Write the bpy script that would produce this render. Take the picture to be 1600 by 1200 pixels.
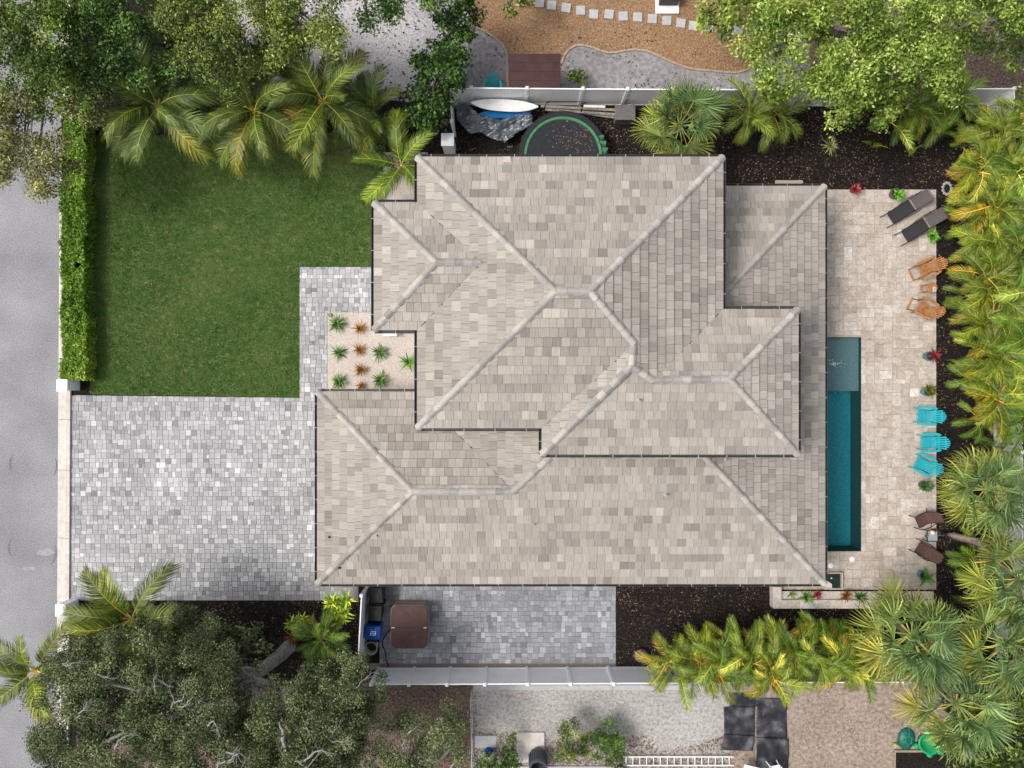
import bpy, bmesh, math, random
import numpy as np
from mathutils import Vector, Matrix, Euler, noise as mnoise

sc = bpy.context.scene
for o in list(bpy.data.objects): bpy.data.objects.remove(o)
R = math.radians
H, F = 33.0, 1109.0            # drone height (m) and focal length in photo pixels

# ---------------------------------------------------------------- camera, sky, sun, exposure
cd = bpy.data.cameras.new('camera'); cd.sensor_width = 36; cd.lens = 36*F/1600
cd.clip_start = .5; cd.clip_end = 3000
cam = bpy.data.objects.new('camera', cd); sc.collection.objects.link(cam)
cam.location = (0, 0, H); cam.rotation_euler = (0, 0, 0); sc.camera = cam

SUN_DIR = Vector((.57, .03, -.81)).normalized()      # the way the light travels
wd = bpy.data.worlds.new('World'); sc.world = wd; wd.use_nodes = True
wt = wd.node_tree; wt.nodes.clear()
sky = wt.nodes.new('ShaderNodeTexSky'); sky.sky_type = 'NISHITA'; sky.sun_disc = False
sky.sun_elevation = math.asin(-SUN_DIR.z); sky.sun_rotation = math.atan2(-SUN_DIR.x, -SUN_DIR.y)
sky.air_density = 1.0; sky.dust_density = 6.0; sky.ozone_density = 1.0
hs = wt.nodes.new('ShaderNodeHueSaturation'); hs.inputs['Saturation'].default_value = .45   # thin high cloud: a paler sky
bg = wt.nodes.new('ShaderNodeBackground'); bg.inputs['Strength'].default_value = .15
wo = wt.nodes.new('ShaderNodeOutputWorld')
wt.links.new(sky.outputs[0], hs.inputs['Color']); wt.links.new(hs.outputs[0], bg.inputs[0]); wt.links.new(bg.outputs[0], wo.inputs[0])
sl = bpy.data.lights.new('sun', 'SUN'); sl.energy = 1.6; sl.angle = R(15); sl.color = (1, .965, .92)
so = bpy.data.objects.new('sun', sl); sc.collection.objects.link(so)
so.rotation_euler = SUN_DIR.to_track_quat('-Z', 'Y').to_euler(); so.location = (-20, -8, 40)
vs = sc.view_settings; vs.view_transform = 'Standard'; vs.look = 'None'; vs.gamma = 1; vs.use_curve_mapping = False
vs.exposure = .2
sc.render.engine = 'CYCLES'
sc.cycles.max_bounces = 6; sc.cycles.transparent_max_bounces = 12

# ---------------------------------------------------------------- helpers
COL = sc.collection
def W(px, py, z=0.0):
    k = (H-z)/F
    return Vector(((px-800)*k, (600-py)*k, z))
def S(d, z=0.0): return d*(H-z)/F          # pixels to metres at a height

def props(o, label=None, cat=None, group=None, kind=None):
    if label: o['label'] = label
    if cat: o['category'] = cat
    if group: o['group'] = group
    if kind: o['kind'] = kind
    return o
def thing(name, label, cat, loc=(0, 0, 0), rz=0.0, group=None, kind=None):
    o = bpy.data.objects.new(name, None); COL.objects.link(o)
    o.empty_display_size = .2; o.location = loc; o.rotation_euler = (0, 0, rz)
    return props(o, label, cat, group, kind)
def link(name, me, parent=None, loc=None, rot=None, scl=None, kind=None, color=None):
    o = bpy.data.objects.new(name, me); COL.objects.link(o)
    if parent is not None: o.parent = parent
    if loc is not None: o.location = loc
    if rot is not None: o.rotation_euler = rot
    if scl is not None: o.scale = (scl,)*3 if not hasattr(scl, '__len__') else scl
    if kind: o['kind'] = kind
    if color: o.color = (*color, 1)
    return o
def copy_tree(o, parent=None):
    c = o.copy(); COL.objects.link(c); c.parent = parent
    for ch in [x for x in bpy.data.objects if x.parent == o]: copy_tree(ch, c)
    return c

def mesh_np(name, V, Fs, mat, val=None, smooth=False, uv=None):
    """V (n,3); Fs (m,k) same-size faces"""
    me = bpy.data.meshes.new(name)
    n, (m, k) = len(V), Fs.shape
    me.vertices.add(n); me.vertices.foreach_set('co', np.ascontiguousarray(V, dtype=np.float32).ravel())
    me.loops.add(m*k); me.loops.foreach_set('vertex_index', np.ascontiguousarray(Fs, dtype=np.int32).ravel())
    me.polygons.add(m); me.polygons.foreach_set('loop_start', np.arange(0, m*k, k, dtype=np.int32))
    try: me.polygons.foreach_set('loop_total', np.full(m, k, dtype=np.int32))
    except Exception: pass
    me.update(calc_edges=True)
    if val is not None:
        at = me.attributes.new('v', 'FLOAT', 'FACE'); at.data.foreach_set('value', np.asarray(val, dtype=np.float32))
    if smooth: me.polygons.foreach_set('use_smooth', np.ones(m, dtype=bool))
    if mat: me.materials.append(mat)
    return me
def soup(name, V, val, mat, **k):
    """V (n,k,3): n loose polygons"""
    n, kk, _ = V.shape
    return mesh_np(name, V.reshape(-1, 3), np.arange(n*kk).reshape(n, kk), mat, val, **k)

class MB:
    def __init__(s): s.v = []; s.f = []; s.a = []; s.uv = {}
    def add(s, vs, fs, a=.5):
        b = len(s.v); s.v += [tuple(p) for p in vs]
        for f in fs: s.f.append([b+i for i in f]); s.a.append(a)
        return s
    def box(s, c, d, rot=None, a=.5):
        c = Vector(c); P = []
        for x in (-1, 1):
            for y in (-1, 1):
                for z in (-1, 1):
                    q = Vector((x*d[0]/2, y*d[1]/2, z*d[2]/2))
                    if rot is not None: q = rot @ q
                    P.append(c+q)
        return s.add(P, [(0, 1, 3, 2), (4, 6, 7, 5), (0, 4, 5, 1), (2, 3, 7, 6), (0, 2, 6, 4), (1, 5, 7, 3)], a)
    def bar(s, p, q, w, h, a=.5, up=(0, 0, 1)):
        p, q = Vector(p), Vector(q); d = (q-p); L = d.length; d.normalize()
        sd = Vector(up).cross(d)
        if sd.length < 1e-4: sd = Vector((0, 1, 0))
        sd.normalize(); u = d.cross(sd)
        m = Matrix((d, sd, u)).transposed()
        return s.box((p+q)/2, (L, w, h), m, a)
    def prism(s, top, bot, a=.5, bottom=True):
        n = len(top)
        fs = [list(range(n))] + [[i, n+i, n+(i+1) % n, (i+1) % n] for i in range(n)]
        if bottom: fs.append([n+i for i in reversed(range(n))])
        return s.add(list(top)+list(bot), fs, a)
    def plate(s, poly, z0, z1, a=.5, bottom=True):      # poly ccw xy
        return s.prism([(x, y, z1) for x, y in poly], [(x, y, z0) for x, y in poly], a, bottom)
    def tube(s, pts, rad, n=6, a=.5, cap=True):
        pts = [Vector(p) for p in pts]
        if not hasattr(rad, '__len__'): rad = [rad]*len(pts)
        P = []; ref = Vector((0, 0, 1))
        for i, p in enumerate(pts):
            d = (pts[min(i+1, len(pts)-1)]-pts[max(i-1, 0)])
            d = d.normalized() if d.length > 1e-9 else Vector((0, 0, 1))
            r0 = ref if abs(d.dot(ref)) < .95 else Vector((1, 0, 0))
            x = d.cross(r0).normalized(); y = d.cross(x)
            for k in range(n):
                t = 2*math.pi*k/n; P.append(p+(x*math.cos(t)+y*math.sin(t))*rad[i])
        fs = []
        for i in range(len(pts)-1):
            for k in range(n):
                k2 = (k+1) % n; fs.append((i*n+k, i*n+k2, (i+1)*n+k2, (i+1)*n+k))
        if cap: fs += [tuple(range(n)), tuple(reversed(range((len(pts)-1)*n, len(pts)*n)))]
        return s.add(P, fs, a)
    def lathe(s, prof, c=(0, 0, 0), n=20, a=.5, sx=1, sy=1, cap=True):
        c = Vector(c); P = []
        for r, z in prof:
            for k in range(n):
                t = 2*math.pi*k/n; P.append(c+Vector((r*math.cos(t)*sx, r*math.sin(t)*sy, z)))
        fs = []
        for i in range(len(prof)-1):
            for k in range(n):
                k2 = (k+1) % n; fs.append((i*n+k, i*n+k2, (i+1)*n+k2, (i+1)*n+k))
        if cap and prof[0][0] > 1e-4: fs.append(tuple(reversed(range(n))))
        if cap and prof[-1][0] > 1e-4: fs.append(tuple(range((len(prof)-1)*n, len(prof)*n)))
        return s.add(P, fs, a)
    def mesh(s, name, mat, smooth=False, org=None):
        me = bpy.data.meshes.new(name)
        v = s.v if org is None else [(x-org[0], y-org[1], z-org[2]) for x, y, z in s.v]
        me.from_pydata(v, [], s.f)
        at = me.attributes.new('v', 'FLOAT', 'FACE')
        if len(at.data) == len(s.a): at.data.foreach_set('value', np.array(s.a, dtype=np.float32))
        if smooth: me.shade_smooth() if hasattr(me, 'shade_smooth') else None
        if mat: me.materials.append(mat)
        return me
    def build(s, name, mat, parent=None, smooth=False, org=None, bevel=0, **k):
        me = s.mesh(name, mat, smooth, org)
        o = link(name, me, parent, **k)
        if bevel:
            b = o.modifiers.new('bevel', 'BEVEL'); b.width = bevel; b.segments = 2; b.limit_method = 'ANGLE'
        return o

def clip_rect(poly, x0, y0, x1, y1):
    for ax, lim, sg in ((0, x0, 1), (0, x1, -1), (1, y0, 1), (1, y1, -1)):
        out = []
        n = len(poly)
        for i in range(n):
            p, q = poly[i], poly[(i+1) % n]
            a, b = (p[ax]-lim)*sg, (q[ax]-lim)*sg
            if a >= 0: out.append(p)
            if (a >= 0) != (b >= 0):
                t = a/(a-b); out.append((p[0]+(q[0]-p[0])*t, p[1]+(q[1]-p[1])*t))
        poly = out
        if len(poly) < 3: return []
    cl = []
    for p in poly:
        if not cl or (abs(p[0]-cl[-1][0])+abs(p[1]-cl[-1][1])) > 1e-5: cl.append(p)
    if len(cl) > 1 and abs(cl[0][0]-cl[-1][0])+abs(cl[0][1]-cl[-1][1]) < 1e-5: cl.pop()
    return cl if len(cl) >= 3 else []
def area(p): return .5*sum(p[i][0]*p[(i+1) % len(p)][1]-p[(i+1) % len(p)][0]*p[i][1] for i in range(len(p)))
def inpoly(X, Y, poly):
    ins = np.zeros(len(X), bool); n = len(poly)
    for i in range(n):
        x0, y0 = poly[i]; x1, y1 = poly[(i+1) % n]
        c = ((y0 > Y) != (y1 > Y))
        with np.errstate(divide='ignore', invalid='ignore'):
            xi = (x1-x0)*(Y-y0)/(y1-y0+1e-12)+x0
        ins ^= c & (X < xi)
    return ins
def vnoise(X, Y, sc_, seed=0):
    g = np.random.default_rng(seed).random((256, 256))
    x, y = X/sc_, Y/sc_; xi, yi = np.floor(x).astype(int), np.floor(y).astype(int)
    fx, fy = x-xi, y-yi; fx = fx*fx*(3-2*fx); fy = fy*fy*(3-2*fy)
    a = g[xi % 256, yi % 256]; b = g[(xi+1) % 256, yi % 256]; c = g[xi % 256, (yi+1) % 256]; d = g[(xi+1) % 256, (yi+1) % 256]
    return (a*(1-fx)+b*fx)*(1-fy)+(c*(1-fx)+d*fx)*fy
def sample_poly(poly, n, rg):
    xs = [p[0] for p in poly]; ys = [p[1] for p in poly]
    X = rg.uniform(min(xs), max(xs), n*3); Y = rg.uniform(min(ys), max(ys), n*3)
    m = inpoly(X, Y, poly); return X[m][:n], Y[m][:n]
def PP(*pts, z=0.0): return [tuple(W(x, y, z).xy) for x, y in pts]

# ---------------------------------------------------------------- materials
def srgb(r, g, b):
    f = lambda c: (c/255/12.92) if c/255 <= .04045 else ((c/255+.055)/1.055)**2.4
    return (f(r), f(g), f(b))
def M(name, cols, src='noise', scale=6, rough=.75, spec=.3, var=.18, vscale=40, big=0, bigscale=.4, bump=0, bscale=60,
      transl=0, objcol=False, metal=0, detail=4, pos=None, coat=0):
    m = bpy.data.materials.new(name); m.use_nodes = True
    nt = m.node_tree; N = nt.nodes; L = nt.links
    b = N['Principled BSDF']; b.inputs['Roughness'].default_value = rough
    b.inputs['Specular IOR Level'].default_value = spec; b.inputs['Metallic'].default_value = metal
    b.inputs['Coat Weight'].default_value = coat
    geo = N.new('ShaderNodeNewGeometry')
    def noise(s, det=detail):
        t = N.new('ShaderNodeTexNoise'); t.inputs['Scale'].default_value = s; t.inputs['Detail'].default_value = det
        L.new(geo.outputs['Position'], t.inputs['Vector']); return t.outputs['Fac']
    if len(cols) == 1: cols = [cols[0], cols[0]]
    rp = N.new('ShaderNodeValToRGB'); el = rp.color_ramp.elements
    ps = pos or [i/(len(cols)-1) for i in range(len(cols))]
    if src == 'noise' and not pos: ps = [.3+.4*p for p in ps]
    el[0].position = ps[0]; el[0].color = (*cols[0], 1); el[1].position = ps[-1]; el[1].color = (*cols[-1], 1)
    for p, c in list(zip(ps, cols))[1:-1]:
        e = el.new(p); e.color = (*c, 1)
    if src == 'v':
        at = N.new('ShaderNodeAttribute'); at.attribute_name = 'v'; L.new(at.outputs['Fac'], rp.inputs[0])
    else: L.new(noise(scale), rp.inputs[0])
    out = rp.outputs[0]
    def mul(c, fac, lo, hi):
        mr = N.new('ShaderNodeMapRange'); mr.inputs['From Min'].default_value = .3; mr.inputs['From Max'].default_value = .7
        mr.inputs['To Min'].default_value = lo; mr.inputs['To Max'].default_value = hi; L.new(fac, mr.inputs['Value'])
        x = N.new('ShaderNodeMix'); x.data_type = 'RGBA'; x.blend_type = 'MULTIPLY'; x.inputs['Factor'].default_value = 1
        L.new(c, x.inputs['A']); L.new(mr.outputs[0], x.inputs['B']); return x.outputs['Result']
    if var: out = mul(out, noise(vscale, 2), 1-var, 1+var)
    if big: out = mul(out, noise(bigscale, 5), 1-big, 1+big)
    if objcol:
        oi = N.new('ShaderNodeObjectInfo'); x = N.new('ShaderNodeMix'); x.data_type = 'RGBA'; x.blend_type = 'MULTIPLY'
        x.inputs['Factor'].default_value = 1; L.new(out, x.inputs['A']); L.new(oi.outputs['Color'], x.inputs['B']); out = x.outputs['Result']
    L.new(out, b.inputs['Base Color'])
    if bump:
        bp = N.new('ShaderNodeBump'); bp.inputs['Strength'].default_value = bump; bp.inputs['Distance'].default_value = .02
        L.new(noise(bscale, 3), bp.inputs['Height']); L.new(bp.outputs[0], b.inputs['Normal'])
    if transl:
        tr = N.new('ShaderNodeBsdfTranslucent'); L.new(out, tr.inputs['Color'])
        mx = N.new('ShaderNodeMixShader'); mx.inputs[0].default_value = transl
        L.new(b.outputs[0], mx.inputs[1]); L.new(tr.outputs[0], mx.inputs[2])
        L.new(mx.outputs[0], N['Material Output'].inputs['Surface'])
    return m

def streaky(m, uvname='uv', amt=.14, su=26, sv=1.6):
    """grain along the tile: noise stretched in the tile's own coordinates"""
    nt = m.node_tree; N = nt.nodes; L = nt.links; b = N['Principled BSDF']
    src = b.inputs['Base Color'].links[0].from_socket
    uv = N.new('ShaderNodeUVMap'); uv.uv_map = uvname
    mp = N.new('ShaderNodeMapping'); mp.inputs['Scale'].default_value = (su, sv, 1)
    t = N.new('ShaderNodeTexNoise'); t.inputs['Scale'].default_value = 1; t.inputs['Detail'].default_value = 3
    mr = N.new('ShaderNodeMapRange'); mr.inputs['From Min'].default_value = .3; mr.inputs['From Max'].default_value = .7
    mr.inputs['To Min'].default_value = 1-amt; mr.inputs['To Max'].default_value = 1+amt
    x = N.new('ShaderNodeMix'); x.data_type = 'RGBA'; x.blend_type = 'MULTIPLY'; x.inputs['Factor'].default_value = 1
    L.new(uv.outputs[0], mp.inputs[0]); L.new(mp.outputs[0], t.inputs['Vector']); L.new(t.outputs['Fac'], mr.inputs['Value'])
    L.new(src, x.inputs['A']); L.new(mr.outputs[0], x.inputs['B']); L.new(x.outputs['Result'], b.inputs['Base Color'])
    return m

def veined(m, amt=.2, scale=3.2, dist=2.5):
    nt = m.node_tree; N = nt.nodes; L = nt.links; b = N['Principled BSDF']; src = b.inputs['Base Color'].links[0].from_socket
    geo = N.new('ShaderNodeNewGeometry'); oi = N.new('ShaderNodeAttribute'); oi.attribute_name = 'v'
    ad = N.new('ShaderNodeVectorMath'); ad.operation = 'MULTIPLY_ADD'; ad.inputs[1].default_value = (1, 1, 1)
    sc_ = N.new('ShaderNodeVectorMath'); sc_.operation = 'SCALE'; sc_.inputs['Scale'].default_value = 37.0
    L.new(oi.outputs['Color'], sc_.inputs[0]); L.new(geo.outputs['Position'], ad.inputs[0]); L.new(sc_.outputs[0], ad.inputs[2])
    t = N.new('ShaderNodeTexNoise'); t.inputs['Scale'].default_value = scale; t.inputs['Detail'].default_value = 5; t.inputs['Distortion'].default_value = dist
    L.new(ad.outputs[0], t.inputs['Vector'])
    mr = N.new('ShaderNodeMapRange'); mr.inputs['From Min'].default_value = .32; mr.inputs['From Max'].default_value = .68; mr.inputs['To Min'].default_value = 1-amt; mr.inputs['To Max'].default_value = 1+amt
    x = N.new('ShaderNodeMix'); x.data_type = 'RGBA'; x.blend_type = 'MULTIPLY'; x.inputs['Factor'].default_value = 1
    L.new(t.outputs['Fac'], mr.inputs['Value']); L.new(src, x.inputs['A']); L.new(mr.outputs[0], x.inputs['B']); L.new(x.outputs['Result'], b.inputs['Base Color'])
    return m

G = {}
G['mulch'] = M('mulch', [(.003, .0025, .0025), (.010, .0075, .0065), (.026, .018, .014)], scale=14, vscale=60, var=.5, bump=1, bscale=30, rough=.95)
G['mulch_chip'] = M('mulch_chip', [(.003, .003, .003), (.012, .009, .008), (.045, .030, .022), (.08, .05, .034)], 'v', rough=.95, var=.2)
G['litter'] = M('leaf_litter', [(.10, .06, .035), (.24, .16, .09), (.36, .28, .18), (.16, .08, .04)], 'v', rough=.85)
G['asphalt'] = M('asphalt', [(.20, .20, .215), (.25, .25, .265), (.30, .30, .31)], scale=22, vscale=24, var=.36, big=.17, bigscale=.45, bump=.4, bscale=60, rough=.9)
G['kerb'] = M('kerb_concrete', [(.50, .46, .41), (.62, .58, .53)], scale=4, vscale=30, var=.1, big=.08, rough=.9)
G['tyre'] = M('tyre_mark', [(.11, .11, .115), (.20, .20, .21)], scale=14, rough=.9)
G['patch'] = M('pale_asphalt_patch', [(.26, .26, .27), (.36, .36, .365)], scale=9, vscale=26, var=.2, rough=.9)
G['soil_green'] = M('lawn_soil', [(.05, .10, .02), (.085, .135, .032), (.16, .165, .07)], scale=3.5, vscale=24, var=.35, rough=.95)
G['grass'] = M('grass', [(.028, .100, .012), (.066, .180, .026), (.122, .238, .048), (.235, .30, .09), (.45, .40, .22)], 'v', rough=.6, var=.15, transl=.25)
G['paver'] = M('grey_paver', [(.20, .20, .205), (.29, .29, .295), (.37, .37, .375), (.46, .46, .465), (.60, .60, .60)], 'v', vscale=14, var=.12, big=.15, bigscale=.3, rough=.85, bump=.15)
G['paver_blue'] = M('blue_grey_paver', [(.14, .147, .162), (.20, .207, .225), (.265, .272, .293), (.345, .352, .373), (.46, .467, .485)], 'v', vscale=14, var=.15, big=.12, bigscale=.5, rough=.85, bump=.15)
G['paver_base'] = M('paver_sand', [(.18, .18, .18), (.25, .245, .24)], scale=20)
G['trav'] = veined(M('travertine', [(.37, .305, .25), (.43, .37, .315), (.475, .415, .36), (.52, .465, .41), (.63, .59, .54)], 'v', vscale=40, var=.10, big=.12, bigscale=2.2, rough=.6, bump=.1, detail=6))
G['trav_base'] = M('travertine_grout', [(.36, .30, .24), (.45, .38, .31)], scale=12)
G['gravel_base'] = M('pink_gravel', [(.43, .37, .32), (.59, .53, .48)], scale=30, vscale=60, var=.3, bump=.6)
G['pebble'] = M('pale_pebble', [(.20, .15, .13), (.50, .42, .37), (.64, .57, .52), (.75, .70, .66)], 'v')
G['tan_base'] = M('tan_gravel', [(.16, .085, .04), (.26, .15, .075), (.36, .24, .14)], scale=12, vscale=40, var=.35, bump=.7, big=.12)
G['tan_pebble'] = M('tan_pebble', [(.09, .05, .03), (.24, .13, .055), (.38, .25, .14), (.52, .42, .32)], 'v')
G['sand_base'] = M('grey_sand', [(.17, .155, .16), (.25, .235, .24), (.33, .31, .315)], scale=5, vscale=40, var=.25, big=.18, bump=.6)
G['sand_peb'] = M('grey_shell_bits', [(.06, .05, .05), (.22, .20, .20), (.36, .34, .34), (.5, .48, .47)], 'v')
G['shell_base'] = M('white_shell', [(.34, .32, .32), (.46, .44, .45), (.54, .52, .53)], scale=9, vscale=50, var=.3, big=.08, bump=.6)
G['shell_peb'] = M('shell_bits', [(.10, .09, .09), (.42, .40, .40), (.58, .56, .57), (.72, .70, .70)], 'v')
G['shell2_base'] = M('cream_shell', [(.24, .225, .205), (.36, .345, .32), (.44, .425, .40)], scale=7, vscale=50, var=.3, big=.15, bump=.6)
G['pink_base'] = M('pink_pebble_drive', [(.19, .14, .105), (.29, .23, .185), (.38, .32, .275)], scale=6, vscale=40, var=.3, big=.15, bump=.6)
G['pink_peb'] = M('pink_pebbles', [(.12, .08, .06), (.29, .215, .165), (.42, .345, .295), (.6, .54, .49)], 'v')
G['leafbed'] = M('leaf_mulch_bed', [(.06, .042, .034), (.135, .098, .078), (.21, .16, .13)], scale=9, vscale=30, var=.4, bump=.8)
G['rust'] = M('rust_leaves', [(.06, .036, .025), (.17, .098, .058), (.25, .165, .115), (.33, .26, .205)], 'v')
G['tile'] = streaky(M('roof_tile', [(.188, .169, .150), (.262, .238, .211), (.322, .294, .260), (.375, .344, .300), (.455, .417, .360)], 'v', vscale=22, var=.07, big=.06, bigscale=.6, rough=.85, bump=.2, bscale=40))
G['cap'] = M('ridge_cap', [(.28, .26, .235), (.365, .34, .305), (.45, .42, .38)], 'v', vscale=18, var=.10, big=.1, bigscale=2, rough=.85, bump=.2)
G['mortar'] = M('ridge_mortar', [(.25, .26, .275), (.33, .34, .355)], scale=9, vscale=40, var=.15)
G['valley'] = M('valley_flashing', [(.07, .062, .056), (.12, .108, .098)], scale=9)
G['deckwood'] = M('roof_underlay', [(.07, .065, .06)], rough=.9)
G['stucco'] = M('white_stucco', [(.70, .69, .66), (.78, .77, .74)], scale=3, vscale=50, var=.05, rough=.9)
G['bronze'] = M('bronze_gutter', [(.045, .042, .042), (.075, .07, .068)], scale=5, rough=.5, spec=.4)
G['white'] = M('white_vinyl', [(.84, .85, .86), (.88, .885, .89)], scale=2, vscale=20, var=.03, big=.04, bigscale=1.5, rough=.45)
G['whitepaint'] = M('white_paint', [(.72, .72, .72), (.8, .8, .79)], scale=3, var=.05)
G['metal'] = M('aluminium', [(.55, .56, .58), (.65, .66, .67)], scale=5, rough=.4, metal=.6)
G['teal'] = M('teal_plastic', [(.014, .36, .43), (.026, .45, .52)], scale=4, vscale=30, var=.06, rough=.45)
G['teak'] = M('teak', [(.27, .115, .04), (.40, .19, .075), (.47, .25, .11)], scale=9, vscale=34, var=.14, rough=.6)
G['black'] = M('black_metal', [(.010, .010, .011), (.02, .02, .022)], scale=6, rough=.45)
G['sling'] = M('charcoal_sling', [(.028, .027, .032), (.045, .042, .048)], scale=30, vscale=90, var=.25, rough=.7)
G['sling2'] = M('grey_brown_sling', [(.075, .066, .066), (.10, .09, .088)], scale=30, vscale=90, var=.25, rough=.7)
G['brown_sling'] = M('brown_sling', [(.075, .04, .035), (.12, .065, .055)], scale=16, vscale=90, var=.25, rough=.75)
G['brown_frame'] = M('brown_frame', [(.03, .02, .018), (.05, .034, .028)], scale=8, rough=.5)
G['wood'] = M('weathered_wood', [(.22, .17, .12), (.36, .29, .21)], scale=7, vscale=30, var=.2)
G['trunk'] = M('palm_trunk', [(.16, .12, .10), (.26, .20, .165), (.35, .28, .24)], scale=5, vscale=20, var=.25, bump=.6, bscale=20)
G['bark'] = M('grey_bark', [(.16, .15, .135), (.25, .24, .22), (.33, .32, .30)], scale=6, vscale=26, var=.25, bump=.8, bscale=24)
G['twig'] = M('pale_twig', [(.20, .195, .18), (.30, .295, .28)], scale=6, vscale=26, var=.25)
G['brownbark'] = M('brown_bark', [(.08, .06, .045), (.15, .115, .085)], scale=6, vscale=26, var=.25, bump=.8, bscale=24)
LEAF = 1.18
def leafmat(name, cols, **k):
    cols = [(r*LEAF*q, g*LEAF*1.03*q, b*LEAF*.85*q) for (r, g, b), q in zip(cols, (.5, .72, .95, 1.12, 1.25))]  # ramp ends spread apart: crown shade and highlights put into the leaf colours
    return M(name, cols, 'v', rough=k.pop('rough', .5), spec=.35, var=k.pop('var', .1), transl=k.pop('transl', .12), **k)
G['oak'] = leafmat('oak_leaf', [(.034, .050, .020), (.066, .096, .034), (.105, .140, .058), (.16, .19, .092), (.26, .27, .16)])
G['bright'] = leafmat('bright_leaf', [(.042, .090, .011), (.098, .172, .020), (.165, .245, .036), (.255, .335, .066), (.40, .45, .15)], rough=.45)
G['dark'] = leafmat('deep_green_leaf', [(.018, .052, .009), (.040, .098, .015), (.075, .15, .026), (.13, .22, .045), (.22, .29, .08)])
G['olive'] = leafmat('olive_leaf', [(.075, .088, .024), (.145, .16, .045), (.215, .22, .075), (.30, .29, .12), (.42, .38, .19)])
G['mango'] = leafmat('yellow_green_leaf', [(.042, .080, .013), (.105, .16, .025), (.195, .245, .048), (.31, .335, .085), (.43, .42, .16)])
G['hedge'] = leafmat('hedge_leaf', [(.035, .105, .008), (.085, .20, .016), (.16, .29, .028), (.26, .36, .045), (.40, .42, .09)], rough=.4)
G['frond'] = leafmat('palm_leaflet', [(.018, .042, .010), (.040, .074, .015), (.072, .118, .025), (.125, .17, .045), (.34, .30, .09)], objcol=True)
G['areca'] = leafmat('areca_leaflet', [(.020, .048, .005), (.048, .095, .010), (.092, .15, .017), (.165, .215, .034), (.34, .29, .08)], objcol=True)
G['fan'] = leafmat('fan_leaf', [(.05, .078, .028), (.10, .138, .047), (.17, .215, .075), (.275, .315, .10), (.44, .43, .18)], objcol=True)
G['plant'] = leafmat('plant_leaf', [(.022, .065, .014), (.05, .12, .024), (.095, .185, .045), (.16, .26, .08), (.28, .36, .16)], objcol=True)
G['rusty'] = leafmat('bronze_leaf', [(.07, .022, .006), (.16, .055, .010), (.25, .10, .016), (.34, .17, .03), (.40, .27, .08)])
G['red'] = leafmat('red_leaf', [(.05, .004, .008), (.14, .010, .018), (.25, .020, .035), (.36, .05, .06), (.45, .14, .12)])
# ================================================================ THE GROUND
POOL = (13.75, W(0, 861).y, W(1347, 0).x, W(0, 527).y)      # x0,y0,x1,y1
def frame_sheet(name, outer, hole, z, mat):
    x0, y0, x1, y1 = outer; a, b, c, d = hole; mb = MB()
    for q in (((x0, y0), (x1, y0), (x1, b), (x0, b)), ((x0, d), (x1, d), (x1, y1), (x0, y1)), ((x0, b), (a, b), (a, d), (x0, d)), ((c, b), (x1, b), (x1, d), (c, d))):
        mb.add([(x, y, z) for x, y in q], [(0, 1, 2, 3)])
    return mb.build(name, mat)
props(frame_sheet('ground', (-400, -400, 400, 400), POOL, 0.0, G['mulch']), 'dark brown mulch ground under the whole garden', 'ground', kind='structure')
def sheet(name, label, cat, poly, z, mat, kind='structure'):
    mb = MB(); mb.add([(x, y, z) for x, y in poly], [tuple(range(len(poly)))])
    return props(mb.build(name, mat), label, cat, kind=kind)

def chips(name, label, cat, poly, n, smin, smax, mat, z=.006, seed=1, stone=True, keep=None, wide=.55, tilt=.35):
    rg = np.random.default_rng(seed); X, Y = sample_poly(poly, n, rg)
    if keep is not None:
        m = rg.random(len(X)) < keep(X, Y); X, Y = X[m], Y[m]
    n = len(X); s = rg.uniform(smin, smax, n); t = rg.uniform(0, 2*np.pi, n); wd_ = s*rg.uniform(wide*.7, min(1, wide*1.3), n)
    c, q = np.cos(t), np.sin(t)
    ux, uy = c*s, q*s; vx, vy = -q*wd_, c*wd_
    val = rg.random(n)
    P = np.zeros((n, 4, 3))
    for k, (a, b) in enumerate(((1, 0), (0, 1), (-1, 0), (0, -1))):
        P[:, k, 0] = X+(ux*a+vx*b)/2; P[:, k, 1] = Y+(uy*a+vy*b)/2
    if stone:
        P[:, :, 2] = z
        T = np.stack([X, Y, np.full(n, z)+wd_*.45], 1)
        V = np.concatenate([P, T[:, None, :]], 1).reshape(-1, 3)
        b = np.arange(n)[:, None]*5
        Fs = np.concatenate([b+np.array([[0, 1, 4]]), b+np.array([[1, 2, 4]]), b+np.array([[2, 3, 4]]), b+np.array([[3, 0, 4]])], 0)
        me = mesh_np(name, V, Fs, mat, np.tile(val, 4))
    else:
        th = rg.uniform(-tilt, tilt, (n, 2))
        for k, (a, b) in enumerate(((1, 0), (0, 1), (-1, 0), (0, -1))):
            P[:, k, 2] = z+.012+(a*th[:, 0]*s+b*th[:, 1]*wd_)/2+s*tilt*.5
        me = soup(name, P, val, mat)
    return props(link(name, me), label, cat, kind='stuff')

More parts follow.
